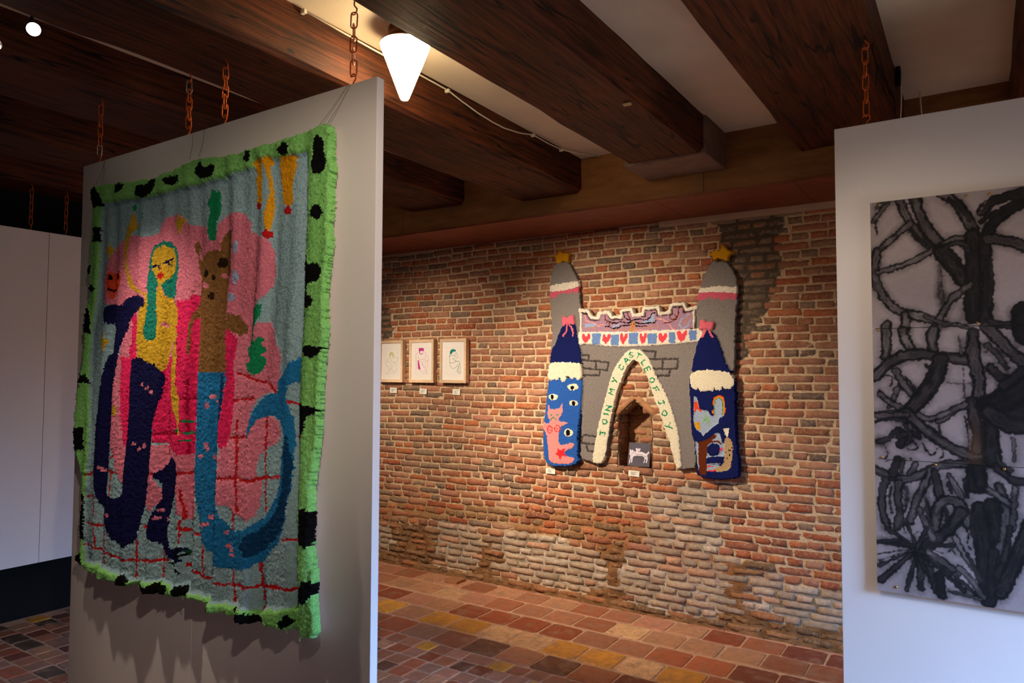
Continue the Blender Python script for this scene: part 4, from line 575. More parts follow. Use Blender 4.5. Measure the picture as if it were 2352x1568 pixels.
CHARCOAL = [
([(-262,2187),(-288,2157),(-306,2131)],16,0.45),
([(-301,2130),(-296,2085)],5,0.95),
([(-223,2193),(-210,2142),(-177,2083),(-141,2031)],25,0.5),
([(-180,2193),(-163,2125),(-140,2069),(-109,2033)],31,0.6),
([(-196,2110),(-240,2073),(-280,2039),(-297,2023)],20,0.45),
([(-101,2199),(-65,2173),(-39,2127),(-18,2072),(-6,2044)],29,0.5),
([(-297,2023),(-306,1974),(-302,1918),(-278,1861),(-240,1815),(-192,1802),(-132,1783)],26,0.4),
([(-294,1953),(-227,1968),(-170,1993),(-113,2023),(-68,2048),(-26,2043)],20,0.4),
([(-105,2006),(-78,1966),(-44,1911),(-27,1889)],47,0.85),
([(-19,2051),(-16,1987),(-21,1930),(-23,1857),(-24,1789)],43,0.9),
([(-31,1894),(-72,1860),(-99,1824),(-118,1783)],24,0.5),
([(-96,1771),(-47,1759),(-34,1748)],14,0.5),
([(-216,1803),(-217,1759)],24,0.35),
([(119,2149),(69,2119),(30,2082),(16,2047),(12,1985),(19,1896),(11,1824),(10,1778)],33,0.9),
([(132,2177),(70,2165),(31,2160),(9,2126)],28,0.75),
([(24,2036),(71,2026),(128,2000)],31,0.65),
([(23,1767),(85,1755)],22,0.8),
([(107,1784),(109,1724)],50,0.97),
([(-272,1772),(-273,1717),(-277,1662)],28,0.5),
([(-222,1748),(-218,1716),(-199,1683)],28,0.35),
([(-133,1751),(-143,1714),(-136,1682)],30,0.45),
([(-310,1593),(-272,1640),(-223,1667),(-167,1672),(-94,1655),(-36,1649)],33,0.6),
([(-25,1737),(-27,1685),(-19,1623),(-10,1567),(-17,1505)],34,0.6),
([(-248,1613),(-225,1569),(-202,1537)],24,0.45),
([(-116,1650),(-131,1592),(-160,1543),(-198,1494),(-218,1467)],45,0.8),
([(-247,1553),(-255,1520),(-270,1492)],16,0.5),
([(-294,1536),(-265,1503),(-222,1483)],20,0.5),
([(-310,1464),(-265,1476),(-218,1462),(-181,1420)],21,0.55),
([(-39,1509),(-70,1493),(-125,1454)],23,0.55),
([(10,1752),(39,1725),(67,1679),(119,1628)],33,0.6),
([(20,1623),(56,1578),(119,1598)],26,0.75),
([(8,1495),(34,1511),(118,1568)],66,0.93),
([(17,1495),(15,1410)],35,0.92),
([(33,1455),(116,1488)],47,0.9),
([(-217,1476),(-180,1434),(-135,1394),(-91,1365),(-47,1342),(-12,1349)],33,0.6),
([(-35,1513),(-27,1461),(-15,1411),(-23,1364)],33,0.75),
([(-184,1471),(-162,1451),(-106,1474),(-52,1507)],19,0.45),
([(-310,1462),(-261,1463),(-217,1470)],19,0.55),
([(-247,1410),(-219,1400),(-238,1367)],27,0.85),
([(-306,1374),(-272,1381)],12,0.8),
([(16,1473),(17,1331)],43,0.9),
([(12,1483),(53,1444),(115,1442)],47,0.85),
([(30,1312),(62,1274),(111,1268)],23,0.8),
([(-315,1278),(-269,1257),(-222,1250),(-174,1275),(-128,1305),(-74,1319),(-35,1312)],25,0.6),
([(-246,1318),(-262,1268)],24,0.85),
([(-230,1314),(-240,1270)],12,0.7),
([(-192,1306),(-216,1272)],16,0.5),
([(-284,1245),(-300,1189),(-296,1136),(-282,1094)],23,0.65),
([(-248,1237),(-249,1183),(-243,1141),(-253,1092)],23,0.7),
([(-151,1282),(-180,1222),(-200,1167),(-212,1118)],23,0.55),
([(-140,1278),(-130,1216),(-130,1195)],25,0.75),
([(-101,1276),(-84,1241),(-67,1212)],17,0.45),
([(-141,1100),(-140,1152),(-126,1190),(-90,1199),(-59,1171),(-54,1126)],29,0.6),
([(-68,1160),(-96,1111),(-133,1070),(-170,1039)],35,0.8),
([(-186,1158),(-168,1107),(-151,1068)],17,0.45),
([(-35,1297),(-40,1240),(-14,1247)],35,0.9),
([(-22,1308),(-14,1257)],35,0.92),
([(-16,1176),(-17,1115),(-10,1040),(-8,965),(-1,896)],45,0.9),
([(14,1189),(25,1120),(37,1067),(18,969)],43,0.88),
([(32,1251),(52,1193),(46,1123),(23,1020)],26,0.6),
([(7,1239),(60,1199)],19,0.5),
([(108,1140),(73,1027),(29,921)],39,0.85),
([(74,1250),(67,1125)],16,0.5),
([(-198,1025),(-249,1035),(-310,1036)],13,0.8),
([(-198,1025),(-250,1014),(-312,993)],3,0.8),
([(-198,1025),(-249,995),(-310,955)],11,0.8),
([(-198,1025),(-247,972),(-305,908)],19,0.8),
([(-198,1025),(-209,961),(-228,888)],13,0.8),
([(-198,1025),(-188,967),(-186,900)],19,0.8),
([(-198,1025),(-161,961),(-132,889)],27,0.8),
([(-198,1025),(-126,971),(-65,910)],18,0.8),
([(-198,1025),(-104,964),(-22,897)],13,0.8),
([(-198,1025),(-139,1003),(-90,973)],17,0.8),
([(-198,1025),(-238,1058),(-287,1083)],14,0.8),
([(-198,1025),(-209,1072),(-229,1111)],10,0.8),
([(-198,1025),(-179,1066),(-169,1097)],14,0.8),
([(-198,1025),(-248,1003),(-308,972)],3,0.8),
([(-198,1025),(-172,975),(-154,916)],4,0.8),
([(-161,1019),(-116,989),(-81,964)],23,0.45),
([(-135,955),(-127,884)],24,0.9),
([(-76,980),(-38,940),(-18,898)],20,0.45),
([(-88,1076),(-67,1032),(-41,995),(-21,948)],17,0.4),
([(-287,1364),(-273,1333),(-293,1304),(-254,1318),(-220,1325),(-206,1321)],3,0.95),
([(-205,1396),(-191,1359),(-172,1381),(-164,1350)],3,0.95),
([(-163,1355),(-146,1330),(-126,1373),(-109,1343),(-127,1326)],3,0.95),
([(-224,1368),(-200,1380),(-182,1360),(-206,1348),(-220,1357)],3,0.95),
([(-53,1471),(-45,1419),(-44,1358)],3,0.95),
([(-171,1228),(-167,1192),(-154,1151)],3,0.95),
([(-231,1228),(-223,1197),(-228,1154)],3,0.95),
([(-234,1100),(-224,1106),(-220,1085),(-230,1073),(-234,1100)],3,0.95),
([(-206,1071),(-187,1089),(-178,1069),(-197,1046),(-206,1071)],3,0.95),
([(-142,1027),(-116,1020),(-97,1043),(-89,1024)],3,0.95),
([(-130,977),(-99,961),(-81,974),(-108,949)],3,0.95),
([(-60,1120),(-48,1086),(-57,1059),(-40,1041)],3,0.95),
([(-110,1974),(-109,1889),(-99,1840)],3,0.5),
([(-54,1623),(-52,1530)],3,0.5),
([(-104,1576),(-25,1572)],3,0.5),
([(-115,1969),(-117,1863)],3,0.5),
([(-65,1733),(-58,1670)],3,0.5),
([(23,2166),(-4,2117)],3,0.5),
([(8,1675),(38,1695),(54,1659)],3,0.5),
([(-292,2180),(-272,2194),(-252,2203)],10,0.6),
([(-192,2085),(-169,2050),(-146,2026)],12,0.85),
([(-83,2180),(-52,2160),(-26,2104)],9,0.85),
([(-105,2006),(-86,2031),(-50,2033),(-29,2004)],16,0.8),
([(-116,1895),(-111,1830)],3,0.5),
([(-155,1795),(-128,1778),(-100,1766)],12,0.7),
([(4,2095),(30,2113),(56,2120)],16,0.9),
([(27,1968),(30,1895),(20,1824)],10,0.85),
([(-283,1602),(-253,1596),(-264,1563)],5,0.8),
([(-158,1634),(-140,1618),(-155,1575)],12,0.9),
([(-220,1596),(-188,1548)],6,0.9),
([(13,1695),(38,1669),(62,1623)],16,0.7),
([(52,1567),(106,1618)],23,0.92),
([(87,1800),(111,1819)],23,0.95),
([(-306,1374),(-277,1381),(-252,1410)],16,0.8),
([(-243,1394),(-204,1412),(-181,1397)],18,0.85),
([(-223,1432),(-205,1401),(-219,1368)],12,0.85),
([(-310,1440),(-271,1455),(-227,1448)],10,0.8),
([(-125,1437),(-121,1400)],5,0.8),
([(30,1352),(38,1322),(67,1304)],12,0.8),
([(73,1405),(76,1335)],9,0.5),
([(-267,1225),(-275,1181),(-267,1139)],7,0.85),
([(-222,1229),(-218,1187),(-228,1148)],5,0.85),
([(-167,1192),(-167,1149),(-150,1109)],7,0.8),
([(-102,1250),(-94,1219)],10,0.8),
([(-57,1264),(-50,1213)],12,0.9),
([(-113,1166),(-104,1141),(-114,1114)],10,0.85),
([(-38,1153),(-43,1112),(-31,1068)],12,0.9),
([(-293,1039),(-254,1049),(-226,1037)],12,0.9),
([(-151,1036),(-133,1049),(-97,1049)],13,0.85),
([(-171,986),(-153,958),(-158,926)],13,0.85),
([(-54,1029),(-33,981),(-21,948)],9,0.8),
([(15,1044),(5,967),(8,917)],23,0.92),
([(59,1124),(49,1048),(22,970)],16,0.8),
([(-109,903),(-65,900),(-22,892)],10,0.7),
]
DRAWINGS = [
(0,'L',[(-4211,1737),(-4241,1714),(-4261,1691),(-4250,1665),(-4219,1638),(-4229,1608),(-4254,1595)],2.0),
(0,'L',[(-4165,1740),(-4135,1736),(-4124,1721),(-4134,1702),(-4154,1691),(-4190,1699),(-4205,1718),(-4200,1729),(-4165,1732)],2.0),
(0,'L',[(-4241,1699),(-4215,1699),(-4200,1687),(-4209,1638),(-4219,1612)],2.0),
(0,'L',[(-4164,1691),(-4184,1657),(-4204,1631)],2.0),
(0,'L',[(-4154,1691),(-4138,1650),(-4143,1620),(-4163,1606),(-4183,1627),(-4194,1631)],2.0),
(0,'L',[(-4219,1608),(-4208,1601)],2.0),
(0,'L',[(-4183,1612),(-4173,1601)],2.0),
(0,'L',[(-4213,1733),(-4219,1759),(-4211,1774),(-4198,1780),(-4183,1774),(-4170,1744)],2.0),
(0,'P',[(-4221,1748),(-4219,1769),(-4209,1778),(-4193,1780),(-4181,1770),(-4170,1742),(-4175,1736),(-4188,1744),(-4191,1759),(-4203,1759),(-4211,1737)],1.5),
(1,'L',[(-3902,1774),(-3923,1759),(-3923,1723),(-3913,1686),(-3915,1646),(-3902,1631),(-3873,1627)],1.8),
(1,'L',[(-3842,1777),(-3818,1773),(-3808,1744),(-3789,1729),(-3787,1711),(-3803,1700)],1.8),
(1,'L',[(-3897,1744),(-3894,1715),(-3870,1711),(-3851,1722),(-3836,1715),(-3818,1729),(-3827,1758)],1.8),
(1,'L',[(-3899,1711),(-3870,1697),(-3845,1660),(-3836,1645)],1.8),
(1,'L',[(-3832,1711),(-3855,1682),(-3840,1649),(-3826,1645),(-3822,1685),(-3813,1714)],1.8),
(1,'L',[(-3813,1714),(-3793,1685),(-3802,1649),(-3816,1620),(-3797,1598)],1.8),
(1,'L',[(-3878,1627),(-3849,1609),(-3830,1596)],1.8),
(1,'L',[(-3826,1642),(-3821,1609),(-3811,1596)],1.8),
(1,'P',[(-3897,1803),(-3890,1810),(-3845,1809),(-3840,1799),(-3843,1780),(-3861,1786),(-3880,1785),(-3882,1770),(-3890,1766)],1.5),
(1,'P',[(-3906,1708),(-3896,1708),(-3884,1671),(-3874,1631),(-3900,1638)],1.5),
(1,'P',[(-3890,1768),(-3880,1763),(-3861,1762),(-3849,1773),(-3849,1764),(-3863,1756),(-3885,1759)],1.5),
(2,'L',[(-3568,1755),(-3575,1734),(-3568,1709),(-3570,1677),(-3563,1656),(-3535,1638),(-3500,1655),(-3482,1677)],2.2),
(2,'L',[(-3568,1741),(-3536,1748),(-3518,1740)],2.2),
(2,'L',[(-3545,1723),(-3527,1705),(-3500,1694)],2.2),
(2,'L',[(-3536,1726),(-3500,1694),(-3478,1701),(-3467,1691),(-3478,1655),(-3495,1627),(-3473,1603)],2.2),
(2,'L',[(-3505,1772),(-3496,1754),(-3489,1730),(-3500,1719),(-3519,1744),(-3514,1769)],2.2),
(2,'L',[(-3469,1684),(-3462,1645),(-3473,1631),(-3455,1603),(-3477,1603),(-3500,1624)],2.2),
(2,'L',[(-3567,1688),(-3540,1684),(-3505,1694)],2.2),
(2,'L',[(-3482,1659),(-3486,1631)],2.2),
(2,'P',[(-3568,1755),(-3568,1777),(-3555,1792),(-3528,1797),(-3508,1786),(-3510,1776),(-3528,1776),(-3546,1766),(-3550,1755)],1.5),
(0,'B',[(-4271,1811),(-4123,1810),(-4120,1593),(-4267,1593),(-4271,1811)],1.2),
(1,'B',[(-3931,1812),(-3786,1811),(-3784,1595),(-3928,1594),(-3931,1812)],1.2),
(2,'B',[(-3606,1809),(-3458,1807),(-3456,1595),(-3604,1594),(-3606,1809)],1.2),
]
DOG = [
[(-2045,1083),(-2041,1085),(-2031,1075),(-2024,1086),(-2017,1073),(-1996,1070),(-1958,1074),(-1935,1063),(-1921,1062),(-1910,1078),(-1903,1076),(-1905,1063),(-1919,1051),(-1912,1028),(-1919,998),(-1929,997),(-1922,1023),(-1931,1027),(-1935,1001),(-1947,995),(-1935,1022),(-1940,1039),(-1968,1044),(-2005,1041),(-2022,1036),(-2027,994),(-2035,991),(-2034,1020),(-2038,1028),(-2041,989),(-2051,986),(-2046,1019),(-2038,1041),(-2050,1049),(-2045,1063)],
[(-1998,1072),(-2003,1092),(-1993,1097),(-1986,1086),(-1979,1100),(-1975,1089),(-1965,1098),(-1968,1081),(-1979,1069)],
[(-2050,1130),(-1889,1132),(-1902,973),(-2063,972)],
]
ZONES = {'pale':[[(-3736,428),(-3321,424),(-3298,110),(-3467,58),(-3732,73),(-3770,249)],[(-3196,356),(-3095,418),(-2899,419),(-2493,414),(-2269,308),(-2202,124),(-2423,52),(-2898,73),(-3195,125)],[(-1863,870),(-1437,907),(-1427,524),(-1379,314),(-1417,37),(-2024,23),(-2120,197),(-2120,315),(-1896,520)],[(-1259,426),(-1057,430),(-934,308),(-672,377),(-676,130),(-1035,110),(-1273,145)],[(-4370,338),(-4209,338),(-4181,123),(-4366,98)]],'crumb':[[(-4370,356),(-3735,358),(-3731,45),(-3467,44),(-3297,10),(-4364,-49)],[(-3383,265),(-3176,326),(-3154,66),(-2709,56),(-2709,-22),(-3402,-23)],[(-2285,471),(-2022,445),(-1960,309),(-2088,-3),(-1961,-38),(-2286,-39),(-2354,39)],[(-1456,384),(-1238,443),(-1254,148),(-676,130),(-679,-42),(-1460,-38)]],'worn':[[(-4373,504),(-1927,661),(-1928,458),(-2285,411),(-2528,425),(-3300,444),(-4370,356)]],'dark':[[(-1435,2671),(-1029,2634),(-1006,2401),(-1008,2267),(-1088,2030),(-1194,1927),(-1223,1791),(-1265,1600),(-1306,1627),(-1384,2045),(-1396,2327)],[(-4442,2198),(-4247,2169),(-4243,1963),(-4308,1852),(-4436,1854)]]}
WY = 4.556                     # face of the far brick wall
def srgb_jit(c, a=.08):
    k = 1+(random.random()*2-1)*a*2; return tuple(max(0, v*k) for v in lin(c))
# ---------------------------------------------------------------- far brick wall
wall = empty('wall_back', (0, WY, 0)); tag(wall, 'old far wall of worn red brick with sandy mortar and a pointed niche', 'wall', kind='structure')
NX0, NX1, NZ0, NZ1, NAX, NAZ = -2.118, -1.869, .952, 1.318, -1.988, 1.425
NICHE = [(NX0, NZ0), (NX1, NZ0), (NX1, NZ1), (NAX, NAZ), (NX0, NZ1)]
ZP = {k: [np.array(p)/1000 for p in v] for k, v in ZONES.items()}
def zone_masks(X, Z):
    out = {}
    jx = X+.03*(vnoise(X+9, Z+9, .06, 1)-.5)*2; jz = Z+.02*(vnoise(X+5, Z+7, .05, 2)-.5)*2
    for k, ps in ZP.items():
        m = np.zeros(X.shape, bool)
        for q in ps: m |= in_poly(jx, jz, q)
        out[k] = m
    out['crumb'] = (out['crumb'] | (Z < .035)) & ~out['pale']; out['worn'] &= ~out['crumb'] & ~out['pale']
    return out
WX0, WX1, WZ1 = -5.3, 2.4, 2.625
nx, nz = int((WX1-WX0)/.016), int(WZ1/.016)
gx = np.linspace(WX0, WX1, nx+1); gz = np.linspace(0, WZ1, nz+1)
X, Z = np.meshgrid(gx, gz); zm = zone_masks(X, Z)
dep = .0095-.005*vnoise(X+9, Z+9, .05, 3)-.003*vnoise(X+9, Z+9, .02, 4)
dep = np.where(zm['pale'], dep+.002, dep); dep = np.where(zm['crumb'], .008-.016*vnoise(X+9, Z+9, .09, 5)*vnoise(X+3, Z+2, .045, 6)-.012*(vnoise(X+9, Z+9, .03, 8)-.2), dep)
dep = dep - .03*np.clip(1-Z/.05, 0, 1)*vnoise(X+9, Z+1, .12, 9)
colr = np.empty(X.shape+(3,)); v1 = vnoise(X+9, Z+9, .3, 10)[..., None]; v2 = vnoise(X+9, Z+9, .08, 11)[..., None]
sand, tan_, grey, pale, br1, br2, dk = (np.array(lin(c)) for c in ((222,194,156),(204,170,128),(138,126,104),(228,212,194),(164,120,78),(108,78,50),(96,82,68)))
colr[:] = sand*(1-v1*.5)+tan_*v1*.5
v3 = vnoise(X+9, Z+9, .035, 13)[..., None]
colr = np.where(zm['crumb'][..., None], br1*(1-v3)+br2*v3, colr)
colr = np.where(zm['worn'][..., None], tan_*(1-v2)+br1*v2, colr)
colr = np.where(zm['pale'][..., None], grey*(1-v2*.6)+pale*v2*.8, colr)
colr = np.where(zm['dark'][..., None], dk, colr)
band = np.exp(-((Z-.52-.1*np.sin(X*1.3))/.13)**2)[..., None]*(vnoise(X+2, Z+2, .12, 12)[..., None] > .5)
colr = colr*(1-.5*band)+np.array(lin((190,120,70)))*.5*band
cx = (X[:-1, :-1]+X[1:, 1:])/2; cz = (Z[:-1, :-1]+Z[1:, 1:])/2
keep = ~in_poly(cx, cz, NICHE)
idx = np.arange((nx+1)*(nz+1)).reshape(nz+1, nx+1)
F = np.stack([idx[:-1, :-1], idx[:-1, 1:], idx[1:, 1:], idx[1:, :-1]], -1)[keep]
mort = np_mesh('mortar', np.stack([X, dep, Z], -1).reshape(-1, 3), F, M_MORTAR, wall, colr.reshape(-1, 3), True)
mort['kind'] = 'stuff'
MB().box(-5.4, 2.6, .19, .32, -.1, 3.02).build('leak_block_slab', M_DARKWALL, wall)  # unseen slab added to block sky light leaking through gaps in the mortar
MB().box(-5.4, 2.6, .005, .2, 2.645, 3.02).build('leak_block_cap', M_DARKWALL, wall)  # unseen cap added to close the same light leak from above
# niche lining
M_NICHE = M_MORTAR
nb = MB(); d = .172
q = NICHE
cc = lin((176,138,96))
for (a, b) in zip(q, q[1:]+q[:1]):
    n = 6; v = []; f = []
    for i in range(n+1):
        for j in range(5):
            x = a[0]+(b[0]-a[0])*i/n; z = a[1]+(b[1]-a[1])*i/n; jx, jz = (random.random()-.5)*.008, (random.random()-.5)*.008
            v.append((x+jx, -.005+(d+.005)*j/4, z+jz))
    for i in range(n):
        for j in range(4): f.append((i*5+j, (i+1)*5+j, (i+1)*5+j+1, i*5+j+1))
    nb.add(v, f, cc)
nb.add([(x, d, z) for x, z in ((NX0-.02, NZ0-.02), (NX1+.02, NZ0-.02), (NX1+.02, NZ1), (NAX, NAZ+.02), (NX0-.02, NZ1))], [(0,1,2,3,4)], cc)
nl = nb.build('niche_lining', M_NICHE, wall)

def brick_geo(u0, u1, v0, v1, h, rough):
    """front face of 4x2 quads inside a sloping rim; u along, v up, n out of the wall"""
    L, Hh = u1-u0, v1-v0; e = min(.0042, L*.08)*(1+rough)
    us = [u0+e, u0+L*.27, u0+L*.5, u0+L*.73, u1-e]; vs = [v0+e*.8, v0+Hh*.5, v1-e*.8]
    V = []; Fs = []
    for j, v in enumerate(vs):
        for i, u in enumerate(us):
            r = 1.0+rough*2.2; c = .004 if (i in (0, 4) or j in (0, 2)) else 0
            V.append((u+random.uniform(-1, 1)*.004*r, v+random.uniform(-1, 1)*.0016*r, h-c*(1+rough)+random.uniform(-1, 1)*.0022*r))
    for j in range(2):
        for i in range(4): a = j*5+i; Fs.append((a, a+1, a+6, a+5))
    ring = [0,1,2,3,4,9,14,13,12,11,10,5]
    ru = [u0, us[1], us[2], us[3], u1, u1, u1, us[3], us[2], us[1], u0, u0]; rv = [v0]*5+[vs[1]]+[v1]*5+[vs[1]]
    n = len(V)
    for u, v in zip(ru, rv): V.append((u+random.uniform(-1, 1)*.0035*(1+rough*2), v+random.uniform(-1, 1)*.0025*(1+rough*2), -.016))
    for i in range(12): j = (i+1) % 12; Fs.append((ring[j], ring[i], n+i, n+j))
    return V, Fs
C_MAIN = [(178,116,84),(170,102,72),(186,126,96),(160,102,76),(172,128,102),(150,112,88),(140,116,96),(188,104,62),(178,116,94),(164,108,82),(190,134,104),(122,102,88)]
C_RED = [(184,96,58),(172,84,52),(164,92,66),(194,110,68),(150,86,64),(176,104,76)]
C_PALE = [(186,160,130),(172,148,118),(158,136,108),(196,172,146),(178,142,116),(200,132,92),(164,140,114),(150,134,112),(206,190,168),(188,150,124)]
C_PALE = [tuple(v*.66+q_*.34 for v, q_ in zip(c, (232,214,196))) for c in C_PALE]
C_DARK = [(134,112,92),(108,94,82),(144,120,96),(100,88,78),(150,104,78)]
C_CRUMB = [(156,108,66),(134,98,62),(150,112,78),(120,92,64),(170,108,68)]
GEO = []     # (verts world-in-wall coordinates, faces, colour, weight)
cpolys = [np.array(e[3])/1000 for e in CASTLE if e[0] in ('left_grey_tower','right_grey_tower','gate_wall','left_tower','right_tower','battlement_picture','heart_banner')]
def hidden(x, z):
    x_ = np.array([x]); z_ = np.array([z])
    return any(in_poly(x_, z_, p_)[0] for p_ in cpolys)
def to_px(P):
    v = Vector(P)-EYE; zc = v.dot(fw); return 1176+1643.86*v.dot(rt)/zc, 784-1643.86*v.dot(up)/zc, zc
pitch = .0508
row = 0; z0 = .006
while z0 < WZ1-.01:
    hgt = pitch*random.uniform(.94, 1.06); z1 = min(z0+hgt, WZ1)
    stretcher = row % 2 == 0
    x = WX0+random.uniform(0, .2)
    while x < WX1:
        pz = zone_masks(np.array([x+.05]), np.array([(z0+z1)/2]))
        k = 'pale' if pz['pale'][0] else 'crumb' if pz['crumb'][0] else 'worn' if pz['worn'][0] else 'dark' if pz['dark'][0] else 'main'
        Lb = .206 if stretcher else .103
        if random.random() < (.28 if k in ('pale', 'crumb') else .06): Lb = random.choice((.206, .103, .15))
        Lb *= random.uniform(.93, 1.07); xe = min(x+Lb, WX1)
        jo = {'main': .0075, 'pale': .012, 'crumb': .012, 'dark': .013, 'worn': .008}[k]
        u0, u1 = x+jo/2*random.uniform(.6, 1.5), xe-jo/2*random.uniform(.6, 1.5)
        sag = .010*math.sin(x*2.1+row*.15)+.006*math.sin(x*5.3+row*.4)
        zz0, zz1 = z0+jo*.42+sag*min(1, z0*4), z1-jo*.42+sag*min(1, z0*4)
        x = xe; mx, mz = (u0+u1)/2, (zz0+zz1)/2
        if u1-u0 < .03 or zz1 > WZ1+.02: continue
        if NZ0 < mz < NZ1+.01:
            if u0 >= NX0-.02 and u1 <= NX1+.02: continue
            if u0 < NX0-.02 and u1 > NX0: u1 = NX0-.001
            elif u0 < NX1+.02 and u1 > NX1: u0 = NX1+.001
            if u1-u0 < .022: continue
            mx = (u0+u1)/2
        elif in_poly(np.array([mx]), np.array([mz]), [(NX0-.02, NZ1), (NX1+.02, NZ1), (NX1+.02, NZ1+.01), (NAX, NAZ+.035), (NX0-.02, NZ1+.01)])[0]: continue
        if k == 'crumb' and random.random() < .05: continue
        rough = {'main': .2+.3*(mz < .9), 'pale': .38, 'crumb': 1.0, 'dark': .4, 'worn': .8}[k]
        h = {'main': .004, 'pale': .0045, 'crumb': .010, 'dark': .002, 'worn': .005}[k]*random.uniform(.4, 1.6)+(.006*random.random() if mz < 1.0 else 0)
        pal = {'pale': C_PALE, 'crumb': C_CRUMB, 'dark': C_DARK, 'worn': C_CRUMB+C_RED}.get(k) or (C_RED if (.45 < mz < .85 and random.random() < .42) or (mx > -1.35 and mz < 1.0 and random.random() < .55) or (mz > 1.95 and random.random() < .35) else C_MAIN)
        c = random.choice(pal); c = srgb_jit(tuple(v*.91+q_*.09 for v, q_ in zip(c, (206,170,140))), .09)
        V, Fs = brick_geo(u0, u1, zz0, zz1, h, rough)
        V = [(a, -n_, b) for a, b, n_ in V]
        X_, Y_, zc = to_px((mx, WY, mz)); wgt = 0
        if 868 < X_-10 and X_+10 < 1932 and Y_ < 1520 and not hidden(mx, mz): wgt = (u1-u0)*(zz1-zz0)*(WY+0)/zc**3
        GEO.append((V, Fs, c, wgt))
    z0 = z1; row += 1
# slanting bricks over the niche and bricks inside it
def tilted(cx_, cz_, L, Hh, ang, h, c, yoff=0):
    V, Fs = brick_geo(-L/2, L/2, -Hh/2, Hh/2, h, .4); ca, sa = math.cos(ang), math.sin(ang)
    GEO.append(([(cx_+a*ca-b*sa, yoff-n_, cz_+a*sa+b*ca) for a, b, n_ in V], Fs, c, 9))
for s, e in ((-1, (NX0, NZ1)), (1, (NX1, NZ1))):
    ax, az = NAX, NAZ; dx, dz = ax-e[0], az-e[1]; L = math.hypot(dx, dz); ang = math.atan2(dz, dx)
    nxn, nzn = -dz/L, dx/L
    if nzn < 0: nxn, nzn = -nxn, -nzn
    tilted((e[0]+ax)/2+nxn*.019-s*-.004, (e[1]+az)/2+nzn*.019, L*1.0+.02, .044, ang, .012, srgb_jit((196,140,96), .05))
for r in range(9):
    zz = NZ0+.008+r*.052; u = NX0-.03+(.10 if r % 2 else .02)
    edges = [NX0-.005, NX0+.085, NX0+.20, NX1+.01] if r % 2 else [NX0-.005, NX0+.15, NX1+.01]
    for a, b in zip(edges, edges[1:]):
        if zz+.05 > NZ1+.06 and (a < NAX-.06 or b > NAX+.07): continue
        V, Fs = brick_geo(a+.006, b-.006, zz+.004, zz+.046, .011, .4); GEO.append(([(p, d-n_, q_) for p, q_, n_ in V], Fs, srgb_jit(random.choice(C_MAIN[:6]), .08), 8))
    if zz+.05 < NZ1+.01:
        for a, b in (((.012, .10), (.11, .165)) if r % 2 else ((.012, .06), (.07, .165))):
            V, Fs = brick_geo(a, b, zz+.004, zz+.046, .010, .5); GEO.append(([(NX0+n_, p, q_) for p, q_, n_ in V], Fs, srgb_jit(random.choice(C_CRUMB+C_MAIN[:3]), .08), 7))
GEO.sort(key=lambda g: -g[3])
for V, Fs, c, wgt in GEO[:290]:
    MB().add(V, Fs, c).build('brick', M_BRICK, wall, True)
mb = MB()
for V, Fs, c, wgt in GEO[290:]: mb.add(V, Fs, c)
o = mb.build('brick', M_BRICK, wall, True); o['kind'] = 'stuff'

# ---------------------------------------------------------------- floor of square clay tiles
floor = empty('floor'); tag(floor, 'floor of worn square terracotta tiles, larger along the brick wall', 'floor', kind='structure')
MB().box(-5.3, 2.4, -2.6, WY+.2, -.06, -.004).build('grout_bed', M_GROUT, floor)
T = {'r': (136,58,30), 'b': (150,84,54), 't': (186,132,96), 'p': (178,118,92), 'o': (206,138,44), 'O': (222,156,50), 'c': (214,168,122), 'd': (92,54,38), 'm': (110,50,36), 'w': (160,100,72), 'k': (66,54,42), 'g': (150,110,88), 'h': (168,84,52)}
ROWS = [  # y0, y1, first x, pitch, colours from left to right
    (4.318, 4.515, -4.69, .2305, 'wtwbttbtwtbwptrbmmrt'),
    (4.090, 4.300, -4.80, .2335, 'wbtwttcpbwwbctttbbct'),
    (3.850, 4.060, -4.69, .2345, 'wtprrptrrrrwwhhmmmrm'),
    (3.612, 3.832, -4.76, .2340, 'twtttOtooccoocohoorw'),
    (3.385, 3.592, -4.69, .2340, 'wbwdbbhgbdwdbmrdmbdm')]
TG = []
T = {k: tuple(v*.86+q_*.17 for v, q_ in zip(c, (200,160,136))) for k, c in T.items()}
def tile_geo(x0, x1, y0, y1, z, j=.004):
    e = .004; g = lambda a: a+random.uniform(-j, j)
    o4 = [(g(x0), g(y0)), (g(x1), g(y0)), (g(x1), g(y1)), (g(x0), g(y1))]; cx_ = sum(p[0] for p in o4)/4; cy_ = sum(p[1] for p in o4)/4
    V = []; Fs = []; ring = []
    for i in range(4):                      # clipped corners
        a, b = o4[i], o4[(i+1) % 4]; k = random.uniform(.03, .10); ring += [(a[0]+(b[0]-a[0])*k, a[1]+(b[1]-a[1])*k), (b[0]+(a[0]-b[0])*k, b[1]+(a[1]-b[1])*k)]
    t = [random.uniform(-.0015, .0015) for _ in range(2)]
    zt = lambda x, y: z+t[0]*(x-cx_)/(x1-x0)+t[1]*(y-cy_)/(y1-y0)
    for x, y in ring: V.append((x, y, -.012))
    for x, y in ring: V.append((x, y, zt(x, y)-.003))
    for x, y in ring: V.append((x+(cx_-x)*e*2/(x1-x0), y+(cy_-y)*e*2/(y1-y0), zt(x, y)))
    for l in range(2):
        for i in range(8): j_ = (i+1) % 8; Fs.append((l*8+i, l*8+j_, l*8+8+j_, l*8+8+i))
    Fs.append(tuple(range(16, 24)))
    return V, Fs
